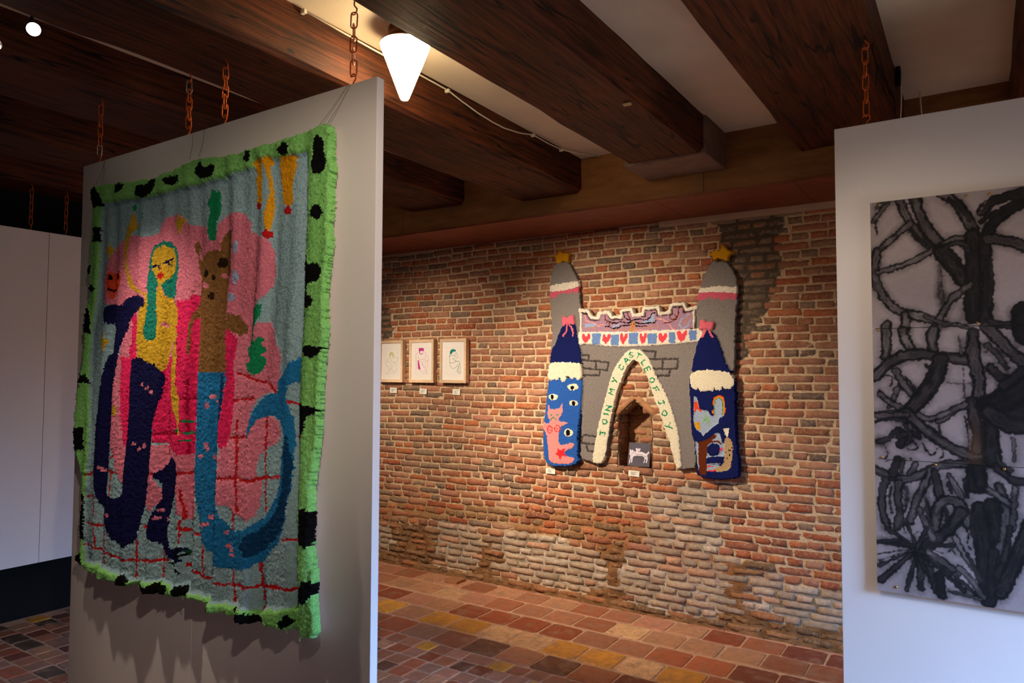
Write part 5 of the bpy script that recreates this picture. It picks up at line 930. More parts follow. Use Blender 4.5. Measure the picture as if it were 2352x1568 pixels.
def add_tile(x0, x1, y0, y1, c, z):
    X_, Y_, zc = to_px(((x0+x1)/2, (y0+y1)/2, 0)); wgt = 0
    if zc > .3 and -40 < X_ < 2392 and Y_ < 1600 and not (170 < X_ < 850 or X_ > 1955): wgt = (x1-x0)*(y1-y0)/zc**3
    TG.append((tile_geo(x0, x1, y0, y1, z), c, wgt))
for y0, y1, xf, pt, cs in ROWS:
    i = 0; x = xf
    while x < 2.4:
        ch = cs[i] if i < len(cs) else random.choice('wbtrp')
        add_tile(max(x, -5.28)+.006, x+pt-.007, y0, y1, srgb_jit(T[ch], .07), random.uniform(-.001, .002)); x += pt; i += 1
y = 3.37; r = 0
while y > -2.55:
    x = -5.25+(.03 if r % 2 else .085)+random.uniform(-.01, .01)
    while x < 2.4:
        ch = random.choices('khwbpgdmOrt', (9, 9, 14, 14, 14, 12, 9, 6, 3, 5, 8))[0]; wd = .1165 if random.random() < .93 else .175
        dy = random.uniform(-.003, .003)
        add_tile(x+.006, x+wd-.006, y-.108+dy, y+dy, srgb_jit(T[ch], .1), random.uniform(-.002, .001)); x += wd
    y -= .1175; r += 1
x = -5.2
while x < 2.4:                             # broken edge pieces against the wall
    wd = random.uniform(.1, .24); add_tile(x+.005, x+wd-.005, 4.525, 4.57, srgb_jit(T[random.choice('tpwb')], .08), 0); x += wd
TG.sort(key=lambda g: -g[2])
for (V, Fs), c, wgt in TG[:290]: MB().add(V, Fs, c).build('tile', M_TILE, floor)
mb = MB()
for (V, Fs), c, wgt in TG[290:]: mb.add(V, Fs, c)
o = mb.build('tile', M_TILE, floor); o['kind'] = 'stuff'

# ---------------------------------------------------------------- ceiling, other walls, window
cl_ = empty('ceiling'); tag(cl_, 'off-white plastered ceiling showing between dark timber beams', 'ceiling', kind='structure')
MB().box(-5.4, 2.6, -2.7, 4.85, 2.962, 3.02).build('plaster', M_PLASTER, cl_)
wl = tag(MB().box(-5.4, -5.27, -2.7, 4.75, -.05, 3.02).build('wall_left', M_DARKWALL), 'unlit dark wall behind the hanging board at the far side', 'wall', kind='structure')
wf = tag(MB().box(-5.4, 2.6, -2.7, -2.55, -.05, 3.02).build('wall_front', M_WALL), 'plain painted wall behind the viewer', 'wall', kind='structure')
wr = MB()
wr.box(2.4, 2.6, -2.7, WIN_Y0, -.05, 3.02); wr.box(2.4, 2.6, WIN_Y1, 4.75, -.05, 3.02); wr.box(2.4, 2.6, WIN_Y0, WIN_Y1, -.05, WIN_Z0); wr.box(2.4, 2.6, WIN_Y0, WIN_Y1, WIN_Z1, 3.02)
tag(wr.build('wall_right', M_WALL), 'painted side wall with a low window opening', 'wall', kind='structure')
wn = empty('window_1', (2.5, 0, 0)); tag(wn, 'low daylight window in the side wall with slim painted bars', 'window', kind='structure')
for y_ in (WIN_Y0+.02, (WIN_Y0+WIN_Y1)/2, WIN_Y1-.02): MB().box(-.02, .02, y_-.02, y_+.02, WIN_Z0, WIN_Z1).build('frame_bar', M_WALL, wn)
# plywood frieze, soffit board and strip above the brick wall
fr_ = empty('trim_1'); tag(fr_, 'plywood frieze behind the beam ends above the brick wall', 'frieze', kind='structure')
seams = [-5.27, -3.6, -1.312, .9, 2.4]
for a, b in zip(seams, seams[1:]): MB().box(a+.0015, b-.0015, 3.982, 4.0, 2.63, 2.962).build('panel', M_PLY, fr_)
so = empty('trim_2'); tag(so, 'reddish stained boards boxing in the top of the brick wall', 'soffit', kind='structure')
seams = [-5.27, -3.536, -1.6, -.82, 1.2, 2.4]
for a, b in zip(seams, seams[1:]): MB().box(a+.0015, b-.0015, 3.975, 4.60, 2.625, 2.64).build('board', M_SOFF, so)
tag(MB().box(-1.80, .9, WY-.030, WY+.01, 2.588, 2.6245).build('trim_3', M_SOFF2), 'thin beige wooden strip along the top of the brick wall', 'strip', kind='structure')

# ---------------------------------------------------------------- ceiling beams
def beam(x0, x1, z, label, y1=3.98):
    o = empty('ceiling_beam', (0, 0, 0)); tag(o, label, 'beam', 'dark timber ceiling beams')
    n = 70; pr = .022; sec = [(x0, 2.965), (x0, z+pr), (x0+pr, z), ((x0+x1)/2, z), (x1-pr, z), (x1, z+pr), (x1, 2.965)]
    V = []; Fs = []; sd = int(abs(x0)*97)
    ys = np.linspace(-2.54, y1, n+1)
    for i, y_ in enumerate(ys):
        for k, (a, b) in enumerate(sec):
            q1 = float(vnoise(np.array([y_+9]), np.array([k*.5+5]), .22, sd)[0])-.5; q2 = float(vnoise(np.array([y_+9]), np.array([k*.5+5]), .5, sd+1)[0])-.5
            edge = k in (1, 2, 4, 5)
            V.append((a+(q1*.009 if 0 < k < 6 else q1*.006), y_, b+(q2*.008+q1*(.008 if edge else .003) if 0 < k < 6 else 0)))
    m = len(sec)
    for i in range(n):
        for k in range(m-1): Fs.append((i*m+k, (i+1)*m+k, (i+1)*m+k+1, i*m+k+1))
    Fs.append(tuple(n*m+k for k in range(m))); Fs.append(tuple(reversed(range(m))))
    MB().add(V, Fs).build('timber', M_BEAM, o)
    return o
beam(-5.27, -4.93, 2.78, 'dark timber beam along the unlit side wall, farthest from the right')
beam(-4.46, -4.0, 2.78, 'dark timber beam over the hanging board at the back')
beam(-3.53, -3.03, 2.79, 'dark timber beam whose end shows lowest above the tufted rug panel')
beam(-2.56, -2.10, 2.745, 'timber beam lit orange by the cone lamp, with a white cable along it')
b4 = beam(-1.64, -1.20, 2.765, 'broad timber beam just right of the cone lamp, grey painted end')
beam(-.80, -.30, 2.79, 'dark timber beam carrying the chain of the charcoal drawing panel')
beam(.13, .60, 2.80, 'dark timber beam in the upper right corner above the charcoal drawings')
beam(1.06, 1.52, 2.79, 'timber beam beyond the right edge of the view')
# painted sleeve at the end of the fourth beam
sl = MB().box(-1.652, -1.184, 3.64, 3.979, 2.752, 2.963)
tag(sl.build('painted_end', M_GREYPAINT, b4, bevel=.012), 'grey-brown painted end of the beam')
# ---------------------------------------------------------------- hanging boards and chains
def hanging_panel(label, boards, axis, face0, face1, z0, z1):
    o = empty('display_board'); tag(o, label, 'panel', 'white boards hung on chains')
    for a, b in boards:
        mb = MB()
        if axis == 'x': mb.box(a+.0008, b-.0008, face0, face1, z0, z1)
        else: mb.box(face0, face1, a+.0012, b-.0012, z0, z1)
        mb.build('board', M_PANEL, o, bevel=.0015)
    return o
hanging_panel('white board hung on four chains behind the colourful tufted rug', [(-3.275, -2.397), (-2.397, -1.515)], 'x', 1.555, 1.585, .20, 2.500)
hanging_panel('white board hung from a beam behind the charcoal drawings', [(-.430, .450), (.450, 1.330)], 'x', 2.755, 2.785, .36, 2.482)
hanging_panel('blank white board of two halves hanging in the gloom beside the dark wall', [(1.283, 2.160), (2.160, 3.040)], 'y', -4.985, -4.955, .412, 2.488)

def link_path(L, W, n=6):
    r = W/2; h = L/2-r; P = []
    for i in range(n+1): a = math.pi*i/n; P.append((r*math.cos(a), 0, h+r*math.sin(a)))
    for i in range(n+1): a = math.pi+math.pi*i/n; P.append((r*math.cos(a), 0, -h+r*math.sin(a)))
    return P
lk = MB().tube(link_path(.053, .020), .0024, 6, True).mesh('link', True)
hk = MB().tube([(0,0,.0), (0,0,.012), (.004,0,.018), (.012,0,.026), (.011,0,.036), (.003,0,.043), (-.006,0,.041), (-.011,0,.034)][::-1], .0026, 6).mesh('hook', True)
for m_ in (lk, hk): m_.materials.append(M_RUST)
lk2 = lk.copy(); lk2.materials.clear(); lk2.materials.append(M_STEEL)
def chain(x, y, ztop, zbot, label, rz=0., bright=(), grp='rusty chains holding up the boards'):
    o = empty('hanging_chain', (x, y, zbot), rz); tag(o, label, 'chain', grp)
    H_ = ztop-zbot; n = 5; hh = .040; pit = (H_-2*hh+.004)/n
    a = link('hook', hk, None, o); a.location = (0, 0, -.004)
    b = link('hook', hk, None, o); b.location = (0, 0, H_+.004); b.rotation_euler = (math.pi, 0, math.pi/2*0)
    MB().tube([(0,0,-.012), (0,0,.004)], .004, 8).build('screw_eye', M_STEEL, o)
    for i in range(n):
        l = link('link', lk2 if i in bright else lk, None, o); l.location = (random.uniform(-.001,.001), 0, hh-.002+pit*(i+.5)); l.scale = (1, 1, max(1, pit/.042)); l.rotation_euler = (0, random.uniform(-.05,.05), (math.pi/2 if i % 2 else 0)+.55)
        if i in bright: l['label'] = 'bare steel link'
    return o
chain(-1.634, 1.57, 2.768, 2.500, 'rusty chain at the rug board corner, beside the glowing cone lamp')
chain(-2.291, 1.57, 2.748, 2.500, 'orange rusty chain second from the cone lamp, hanging from the lit beam')
chain(-2.515, 1.57, 2.748, 2.500, 'rusty chain with a grey top link, third from the cone lamp', bright=(4,))
chain(-3.171, 1.57, 2.793, 2.500, 'chain with a shiny bottom link at the far corner of the rug board', bright=(0,))
chain(-.326, 2.77, 2.794, 2.482, 'rusty orange chain above the charcoal drawing board')
chain(-4.97, 2.057, 2.782, 2.488, 'dim rusty chain over the back board, left of its seam')
chain(-4.97, 2.262, 2.782, 2.488, 'dim rusty chain over the back board, right of its seam')

# ---------------------------------------------------------------- tufted textiles
SHARP = {'battlement_picture', 'border', 'field', 'heart_banner', 'red_star'}
def rag(name, entries, x0, x1, z0, z1, cell, base, yfun, thick, jit, label, cat, bound, hmap, merge, seed, rim=.018):
    root = empty(name); tag(root, label, cat)
    nx, nz = int((x1-x0)/cell), int((z1-z0)/cell)
    gx = x0+cell*np.arange(nx+1); gz = z0+cell*np.arange(nz+1)
    X, Z = np.meshgrid((gx[:-1]+gx[1:])/2, (gz[:-1]+gz[1:])/2); r = np.random.default_rng(seed)
    X = X+r.normal(0, cell*.30, X.shape)+.0035*(vnoise(X+9, Z+9, .014, seed)-.5)*2; Z = Z+r.normal(0, cell*.30, Z.shape)+.0035*(vnoise(X+9, Z+9, .014, seed+1)-.5)*2
    R = np.full(X.shape, -1); Hc = np.zeros(X.shape); names = []; cols = []; key = {}; prev = None
    for i, e in enumerate(entries):
        nm, co, kd, pts, wd = e[:5]; P = np.array(pts)/1000.
        if kd == 'P':
            if len(P) >= 7 and nm not in SHARP:
                q_ = np.empty((2*len(P), 2)); nxt = np.roll(P, -1, 0); q_[0::2] = .8*P+.2*nxt; q_[1::2] = .2*P+.8*nxt; P = q_
            m = in_poly(X, Z, P)
        else:
            pad = wd/1000.; b0 = P.min(0)-pad; b1 = P.max(0)+pad; bb = (X >= b0[0])&(X <= b1[0])&(Z >= b0[1])&(Z <= b1[1]); m = np.zeros(X.shape, bool)
            dd, _ = seg_dist(X[bb], Z[bb], P); m[bb] = dd < wd/2000.
        if bound and i > 0: m &= R >= 0
        kk = (nm, co)
        if nm in merge or (kd == 'L' and kk in key and prev == kk and nm[:6] == 'letter'): k = key.get(kk)
        else: k = None
        if k is None: k = len(names); names.append(nm); cols.append(co); key[kk] = k
        prev = kk
        R[m] = k; Hc[m] = hmap(e)
    ins = R >= 0
    for k0 in [k_ for k_, n_ in enumerate(names) if n_ in ('grid_line', 'coat_seam', 'thin_line')]:   # lines cut by later shapes: one part per piece
        cells = set(map(tuple, np.argwhere(R == k0))); first = True
        while cells:
            st_ = [cells.pop()]; comp = []
            while st_:
                p_ = st_.pop(); comp.append(p_)
                for dz in (-1, 0, 1):
                    for dx in (-1, 0, 1):
                        q_ = (p_[0]+dz, p_[1]+dx)
                        if q_ in cells: cells.remove(q_); st_.append(q_)
            ii = np.array(comp)
            if len(comp) < 14:
                for z_, x_ in comp:
                    nb_ = [R[z_+dz, x_+dx] for dz in (-2, -1, 0, 1, 2) for dx in (-2, -1, 0, 1, 2) if 0 <= z_+dz < nz and 0 <= x_+dx < nx and R[z_+dz, x_+dx] not in (k0, -1)]
                    if nb_: R[z_, x_] = max(set(nb_), key=nb_.count)
            elif first: first = False
            else: R[ii[:, 0], ii[:, 1]] = len(names); names.append(names[k0]); cols.append(cols[k0])
    Hs = Hc.copy()                                   # soften the steps between neighbouring heights
    for _ in range(2):
        P_ = np.pad(Hs, 1, mode='edge'); M_ = np.pad(ins.astype(float), 1)
        PM = np.pad(Hs*ins, 1)
        num = sum(PM[a:a+nz, b:b+nx] for a in range(3) for b in range(3)); den = sum(M_[a:a+nz, b:b+nx] for a in range(3) for b in range(3))
        Hs = np.where(ins, num/np.maximum(den, 1), 0)
    HM = np.pad(Hs*ins, 1); MM = np.pad(ins.astype(float), 1)
    hv = sum(HM[a:a+nz+1, b:b+nx+1] for a in (0, 1) for b in (0, 1))/np.maximum(sum(MM[a:a+nz+1, b:b+nx+1] for a in (0, 1) for b in (0, 1)), 1)
    XV, ZV = np.meshgrid(gx, gz)
    full = sum(MM[a:a+nz+1, b:b+nx+1] for a in (0, 1) for b in (0, 1))
    hv = hv*np.where(full < 4, .55, 1)
    yb = base+yfun(XV, ZV)
    nrm = r.random(XV.shape)**1.5
    YV = yb-hv-(nrm-.4)*jit*2
    XJ = XV+r.normal(0, jit*.35, XV.shape); ZJ = ZV+r.normal(0, jit*.35, XV.shape)
    NV = XV.size
    Vf = np.stack([XJ, YV, ZJ], -1).reshape(-1, 3); Vb = np.stack([XV, yb+thick*0+.002, ZV], -1).reshape(-1, 3)
    Vall = np.vstack([Vf, Vb]); idx = np.arange(NV).reshape(nz+1, nx+1)
    q = np.stack([idx[:-1, :-1], idx[:-1, 1:], idx[1:, 1:], idx[1:, :-1]], -1)
    rp = np.pad(ins, 1)
    sides = []
    for (dz, dx, a, b) in ((-1, 0, 1, 0), (1, 0, 3, 2), (0, -1, 0, 3), (0, 1, 2, 1)):
        nb = rp[1+dz:1+dz+nz, 1+dx:1+dx+nx]; m = ins & ~nb
        va, vb = q[..., a][m], q[..., b][m]; sides.append((R[m], np.stack([va, vb, vb+NV, va+NV], -1)))
    SR = np.concatenate([s[0] for s in sides]); SF = np.concatenate([s[1] for s in sides])
    back = q[ins][:, ::-1]+NV
    for k, (nm, co) in enumerate(zip(names, cols)):
        f = np.concatenate([q[R == k], SF[SR == k]])
        if len(f) < 3: continue
        u, inv = np.unique(f, return_inverse=True)
        np_mesh(nm, Vall[u], inv.reshape(f.shape), yarn(co), root)
    u, inv = np.unique(back, return_inverse=True)
    np_mesh('backing', Vall[u], inv.reshape(back.shape), M_BACKING, root)
    return root
M_BACKING = mat('backing_cloth', (226, 222, 210), .9)
def rug_y(X, Z):
    t = np.clip((2.38-Z)/1.58, 0, 1)                  # 0 at the top hem, 1 at the bottom
    xx = X+.05*(vnoise(X+9, Z+9, .5, 21)-.5)
    a = .0030+.0078*t
    fold = np.sin(xx*2*np.pi/.145)+.6*np.sin(xx*2*np.pi/.083+1.3)+.5*(vnoise(X+9, Z*.25+9, .05, 22)-.5)*2
    fold = fold*(.55+.9*vnoise(X+9, Z*.35+9, .22, 24))
    sway = .022*t*np.sin((X+3.1)*2*np.pi/.62+.8)
    return np.minimum(-.026*t-a*fold+sway*.6-.012, -.004)
def rug_h(e):
    return .027 if e[0] == 'border' else .029 if e[0] == 'black_spot' else .006 if e[0] in ('grid_line', 'coat_seam') else .008 if e[0] == 'field' else .010
MERGE = {'cloud', 'coat', 'trousers', 'woman_body', 'bear_body', 'bear_trousers', 'hair', 'right_tower', 'animal_spot', 'scribble'}
rag('tufted_rug', RUG, -3.19, -1.60, .74, 2.45, .0042, 1.546, rug_y, .02, .0025,
    'large tufted rug of a woman and a bear with a green black-spotted border', 'rug', True, rug_h, MERGE, 31)
def castle_y(X, Z): return -.006-.006*(vnoise(X+9, Z+9, .3, 41))
rag('castle_tapestry', CASTLE, -2.72, -1.25, .90, 2.53, .0038, WY-.004, castle_y, .03, .0016,
    'tufted castle wall hanging with two starred towers and green lettering on the brick wall', 'tapestry', False, lambda e: e[5]/1000., MERGE, 32)
# loose ends of yarn along the rug's hem
lb = MB()
for _ in range(46):
    t_ = random.random(); side = random.choice('bbrl')
    if side == 'b': x_, z_ = -3.10+1.40*t_, .815+.02*random.random()-.01
    elif side == 'r': x_, z_ = -1.695+.012*random.random(), .85+1.4*t_
    else: x_, z_ = -3.128, .85+1.4*t_
    a_ = random.uniform(-.6, .6); L_ = random.uniform(.012, .026); y_ = 1.508-.01*random.random()
    dx_, dz_ = (math.sin(a_), -math.cos(a_)) if side == 'b' else ((1 if side == 'r' else -1)*math.cos(a_), -abs(math.sin(a_)))
    lb.tube([(x_, y_, z_), (x_+dx_*L_*.5, y_-.004, z_+dz_*L_*.5), (x_+dx_*L_, y_-.002, z_+dz_*L_)], .0012, 4)
lo = lb.build('loose_yarn', yarn('green'), bpy.data.objects['tufted_rug']); lo['kind'] = 'stuff'
# nylon lines from which the rug hangs
M_LINE = mat('nylon_line', (120, 112, 104), .3)
def wire(name, pts, r, m, label, cat, group=None):
    o = MB().tube(pts, r, 6).build(name, m, None, True); tag(o, label, cat, group); return o
for lab, strands in (('thin doubled nylon line at the rug corner nearest the cone lamp', (((-1.640, 2.498), (-1.744, 2.392)), ((-1.628, 2.498), (-1.716, 2.380)))),
                     ('thin doubled nylon line holding the middle of the rug below two chains', (((-2.463, 2.498), (-2.440, 2.40)), ((-2.387, 2.498), (-2.383, 2.40)))),
                     ('thin doubled nylon line at the far rug corner below the shiny-linked chain', (((-3.088, 2.498), (-3.115, 2.40)), ((-3.102, 2.498), (-3.062, 2.40))))):
    nl_ = empty('nylon_line'); tag(nl_, lab, 'line', 'nylon lines holding the rug')
    for a, b in strands:
        MB().tube([(a[0], 1.552, a[1]), ((a[0]+b[0])/2+.004, 1.545, (a[1]+b[1])/2), (b[0], 1.53, b[1]-.01)], .0007, 6).build('strand', M_LINE, nl_, True)

# ---------------------------------------------------------------- charcoal drawings
M_CHAR = attr_mat('charcoal_paper', .9, .06, 120, .08, 300, .001)
cols_ = ((-.316, -.0012), (-.0012, .312)); rows_ = ((1.760, 2.196), (1.316, 1.758), (.872, 1.314))
LBL = {(0,0): 'charcoal drawing of looping branches, top sheet nearest the board edge', (1,0): 'charcoal drawing with a thick black trunk, top sheet away from the board edge',
       (0,1): 'charcoal drawing of branches with a hand-like twig, middle sheet nearest the board edge', (1,1): 'charcoal drawing with a big black mass, middle sheet away from the board edge',
       (0,2): 'charcoal drawing with spiky burst and knotted branch, bottom sheet nearest the board edge', (1,2): 'charcoal drawing of tall dark stems, bottom sheet away from the board edge'}
PINS = [(-.286,2.186,0,0),(-.034,2.184,0,0),(.028,2.181,1,0),(-.298,1.754,0,1),(-.012,1.768,0,0),(-.294,1.322,0,1),(-.138,1.307,0,2),(.048,1.307,1,2),(-.259,.892,0,2),(.29,2.181,1,0),(.29,1.75,1,1),(.29,.89,1,2)]
PAPER_C, COAL_C = np.array(lin((158,145,146))), np.array(lin((15,14,15)))
for ci, (cx0, cx1) in enumerate(cols_):
    for ri, (cz0, cz1) in enumerate(rows_):
        st = .0021; nx, nz = int((cx1-cx0)/st), int((cz1-cz0)/st)
        X, Z = np.meshgrid(np.linspace(cx0, cx1, nx+1), np.linspace(cz0, cz1, nz+1)); Tn = .20*(vnoise(X+9, Z+9, .16, 51+ri)**2)+.03*vnoise(X+9, Z+9, .02, 52)
        nA = vnoise(X+9, Z+9, .020, 53); nB = vnoise(X+9, Z+9, .007, 54); nC = vnoise(X+9, Z+9, .05, 55)
        for n_, (pts, wd, tone) in enumerate(CHARCOAL):
            P = np.array(pts)/1000.
            for _ in range(2):                         # round the corners (Chaikin)
                if len(P) > 2:
                    q_ = np.empty((2*len(P)-2, 2)); q_[0::2] = .75*P[:-1]+.25*P[1:]; q_[1::2] = .25*P[:-1]+.75*P[1:]; q_[0] = P[0]; q_[-1] = P[-1]; P = q_
            hw = wd/2000.*1.18; pad = hw+.03
            b0, b1 = P.min(0)-pad, P.max(0)+pad; bb = (X >= b0[0])&(X <= b1[0])&(Z >= b0[1])&(Z <= b1[1])
            if not bb.any(): continue
            d, s = seg_dist(X[bb], Z[bb], P); d = d+(nA[bb]-.5)*min(.007, hw*.5)+(nB[bb]-.5)*.006
            streak = vnoise(s*.35+9+n_, d*2+7, .010, 56)
            inner = np.clip(tone*.62+.30+(streak-.55)*.55*(1.15-tone)-.10*(1-nC[bb])*(1-np.clip(d/hw, 0, 1))*(tone < .75), .05, 1)
            ed = np.clip((d/hw-.45)/.27, 0, 1)*np.clip(.35+1.5*nC[bb], 0, 1)
            val = inner*(1-ed)+np.maximum(inner, .90+.1*nB[bb])*ed
            al = np.clip((hw-d)/.0035+.5, 0, 1)
            sm = np.clip(1-(d-hw)/.02, 0, 1)*.34*(d >= hw)*nC[bb]
            t0 = Tn[bb]; t0 = np.maximum(t0, sm+t0*.8); Tn[bb] = t0*(1-al)+val*al
        Tn = (1-(1-np.clip(Tn, 0, 1))**1.9)[..., None]; colr = PAPER_C*(1-Tn)+COAL_C*Tn
        if ci == 0 and ri == 1:                       # brown wash on one branch
            k_ = (np.exp(-((X+.028)/.018)**2-((Z-1.37)/.07)**2)*.5)[..., None]; colr = colr*(1-k_*.6)+np.array(lin((120,84,44)))*k_*.6
        root = empty('charcoal_drawing'); tag(root, LBL[(ci, ri)], 'drawing', 'charcoal drawings pinned edge to edge')
        Y = 2.7385-.003*np.clip(1-(Z-cz0)/.05, 0, 1)*vnoise(X+3, Z+3, .2, 57)
        idx = np.arange(X.size).reshape(nz+1, nx+1); F = np.stack([idx[:-1, :-1], idx[:-1, 1:], idx[1:, 1:], idx[1:, :-1]], -1).reshape(-1, 4)
        np_mesh('sheet', np.stack([X, Y, Z], -1).reshape(-1, 3), F, M_CHAR, root, colr.reshape(-1, 3), True)
        MB().box(cx0+.003, cx1-.003, 2.7395, 2.7547, cz0+.003, cz1-.003).build('backing_board', M_CARDBOARD, root)
        for x_, z_, a_, b_ in PINS:
            if (a_, b_) == (ci, ri):
                pm = MB().lathe([(.0048, 0), (.0046, .0015), (.003, .003), (.0012, .0036)], 12)
                po = pm.build('pin', M_BRASS, root, True); po.location = (x_, 2.738, z_); po.rotation_euler = (math.pi/2, 0, 0); po['label'] = 'round brass drawing pin'

# ---------------------------------------------------------------- framed figure drawings
def ribbon(mb, pts, wd, y):
    P = [Vector((a/1000, b/1000)) for a, b in pts]; hw = wd/2000; V = []
    for i, q_ in enumerate(P):
        t = (P[min(i+1, len(P)-1)]-P[max(i-1, 0)]); t = t.normalized() if t.length > 0 else Vector((1, 0)); n_ = Vector((-t.y, t.x))*hw
        V += [(q_.x+n_.x, y, q_.y+n_.y), (q_.x-n_.x, y, q_.y-n_.y)]
    return mb.add(V, [(2*i, 2*i+1, 2*i+3, 2*i+2) for i in range(len(P)-1)])
def chaikin(P, n=2):
    P = [tuple(p) for p in P]
    for _ in range(n):
        if len(P) < 3: return P
        q_ = [P[0]]
        for a, b in zip(P[:-1], P[1:]): q_ += [(a[0]*.75+b[0]*.25, a[1]*.75+b[1]*.25), (a[0]*.25+b[0]*.75, a[1]*.25+b[1]*.75)]
        P = q_+[P[-1]]
    return P
INKS = [mat('olive_ink', (166,164,74), .9), mat('magenta_ink', (196,48,146), .9), mat('teal_ink', (28,132,112), .9)]
TINT = [mat('olive_tint', (204,200,138), .9), mat('magenta_tint', (196,48,146), .9), mat('teal_tint', (28,132,112), .9)]
FRL = ['pale wooden frame with olive drawing of a seated figure hugging its knees', 'pale wooden frame with magenta drawing of a seated figure with bobbed hair', 'pale wooden frame with teal drawing of a crouching figure in profile']
for i, (x0, x1) in enumerate(((-4.332, -4.067), (-3.995, -3.732), (-3.668, -3.402))):
    z0, z1 = 1.525, 1.879; yf = 4.510; wd = .0235
    f = empty('picture_frame'); tag(f, FRL[i], 'picture', 'framed figure drawings in a row')
    for a in ((x0, x1, z1-wd, z1), (x0, x1, z0, z0+wd), (x0, x0+wd*.9, z0+wd, z1-wd), (x1-wd*.9, x1, z0+wd, z1-wd)): MB().box(a[0], a[1], yf, WY-.006, a[2], a[3]).build('frame_bar', M_FRAME, f)
    MB().box(x0+.01, x1-.01, yf+.008, yf+.012, z0+.01, z1-.01).build('paper', M_PAPER, f)
    ink = MB(); tint = MB(); bord = MB()
    for k, kind, pts, wd_ in DRAWINGS:
        if k != i: continue
        if kind == 'P': tint.add([(a/1000, yf+.0072, b/1000) for a, b in pts], [tuple(range(len(pts)))])
        elif kind == 'B': ribbon(bord, pts, wd_, yf+.0076)
        else: ribbon(ink, chaikin(pts), wd_, yf+.0068)
    bord.build('plate_mark', M_INKLIGHT, f); tint.build('tinted_shape', TINT[i], f); ink.build('figure_lines', INKS[i], f)
# label cards
def card(x0, x1, z0, z1, label, tilt=0., y=4.546, lines=4):
    o = empty('label_card', ((x0+x1)/2, y, (z0+z1)/2)); tag(o, label, 'label', 'small white caption cards'); o.rotation_euler = (0, tilt, 0)
    hw, hh = (x1-x0)/2, (z1-z0)/2
    MB().box(-hw, hw, -.002, .004, -hh, hh).build('card', M_CARD, o)
    t = MB()
    for k in range(lines):
        l_ = hw*(1.15 if k == 0 else random.uniform(.5, 1.0)); zz = hh*.45-k*hh*.30
        t.box(-hw*.55, -hw*.55+l_, -.0026, -.0021, zz-.0012, zz+.0012)
    t.build('print', M_INK, o)
card(-4.236, -4.160, 1.433, 1.479, 'small white caption card below the olive drawing')
card(-3.906, -3.830, 1.430, 1.475, 'small white caption card below the magenta drawing', .05)
card(-3.559, -3.485, 1.430, 1.476, 'small white caption card below the teal drawing', .04)
card(-2.690, -2.612, .874, .913, 'small white caption card under the blue castle tower with eyes')
card(-2.036, -1.957, .907, .946, 'small cream caption card under the niche with the dog picture', .03)
# picture of a winged dog leaning in the niche
dq = empty('dog_picture'); tag(dq, 'small dark grey panel with a white winged dog leaning in the niche', 'picture')
cn = [(a/1000, b/1000) for a, b in DOG[2]]; lean = lambda z: 4.584+.05*(z-.96)
M_DOGBG = mat('slate_grey_paint', (92,88,98), .8, .14, 14); M_DOGW = mat('chalk_white_paint', (226,218,226), .8, .12, 60)
zb = min(p_[1] for p_ in cn); sh = max(0, .9545-zb)
V = [(a, lean(b), b+sh) for a, b in cn]+[(a, lean(b)+.006, b+sh) for a, b in cn]
MB().add(V, [(0,1,2,3)[::-1], (4,5,6,7), (0,1,5,4), (1,2,6,5), (2,3,7,6), (3,0,4,7)]).build('panel', M_DOGBG, dq)
for nm, pts in zip(('dog_figure', 'wings'), DOG[:2]):
    pts = chaikin(list(pts)+[pts[0]], 2)[:-1]
    bm = bmesh.new(); vs = [bm.verts.new((a/1000, lean(b/1000)-.0012, b/1000+sh)) for a, b in pts]; fc = bm.faces.new(vs)
    bmesh.ops.triangulate(bm, faces=[fc]); me = bpy.data.meshes.new(nm); bm.to_mesh(me); bm.free(); link(nm, me, M_DOGW, dq)
ln = MB()
for pts in ([(462,1065),(480,1075),(500,1068)],[(455,1100),(470,1108)],[(520,1085),(560,1095),(600,1088),(640,1098)],[(530,1110),(580,1118),(640,1112)],[(660,1110),(700,1120)],[(565,1025),(575,1060)],[(605,1020),(592,1060)]):
    P = [(-2.05+(a-418)/372*.17, b) for a, b in pts]; P = [(a, .9545+(1310-b)/385*.172) for a, b in P]
    V = []
    ribbon(ln, [(a*1000, b*1000) for a, b in P], 2.2, 0)
ln.v = [(a, lean(c)-.0024, c) for a, b, c in ln.v]
ln.build('pencil_lines', M_DOGBG, dq)
# loose pieces
tag(MB().box(-3.492, -3.372, 4.372, 4.488, 0.002, .022).build('loose_tile', M_LOOSE, None, bevel=.003), 'loose broken brick slip lying on the floor by the wall', 'tile')
wire('hanging_thread', [(-2.505, 4.525, .93), (-2.507, 4.54, .90), (-2.512, 4.547, .872)], .0016, M_CABLE, 'short pale thread dangling below the blue castle tower', 'thread')
tag(MB().box(-1.272, -1.238, 2.792, 2.812, 2.756, 2.763).build('masking_tape', M_CARD2), 'scrap of beige tape stuck under the broad beam', 'tape')

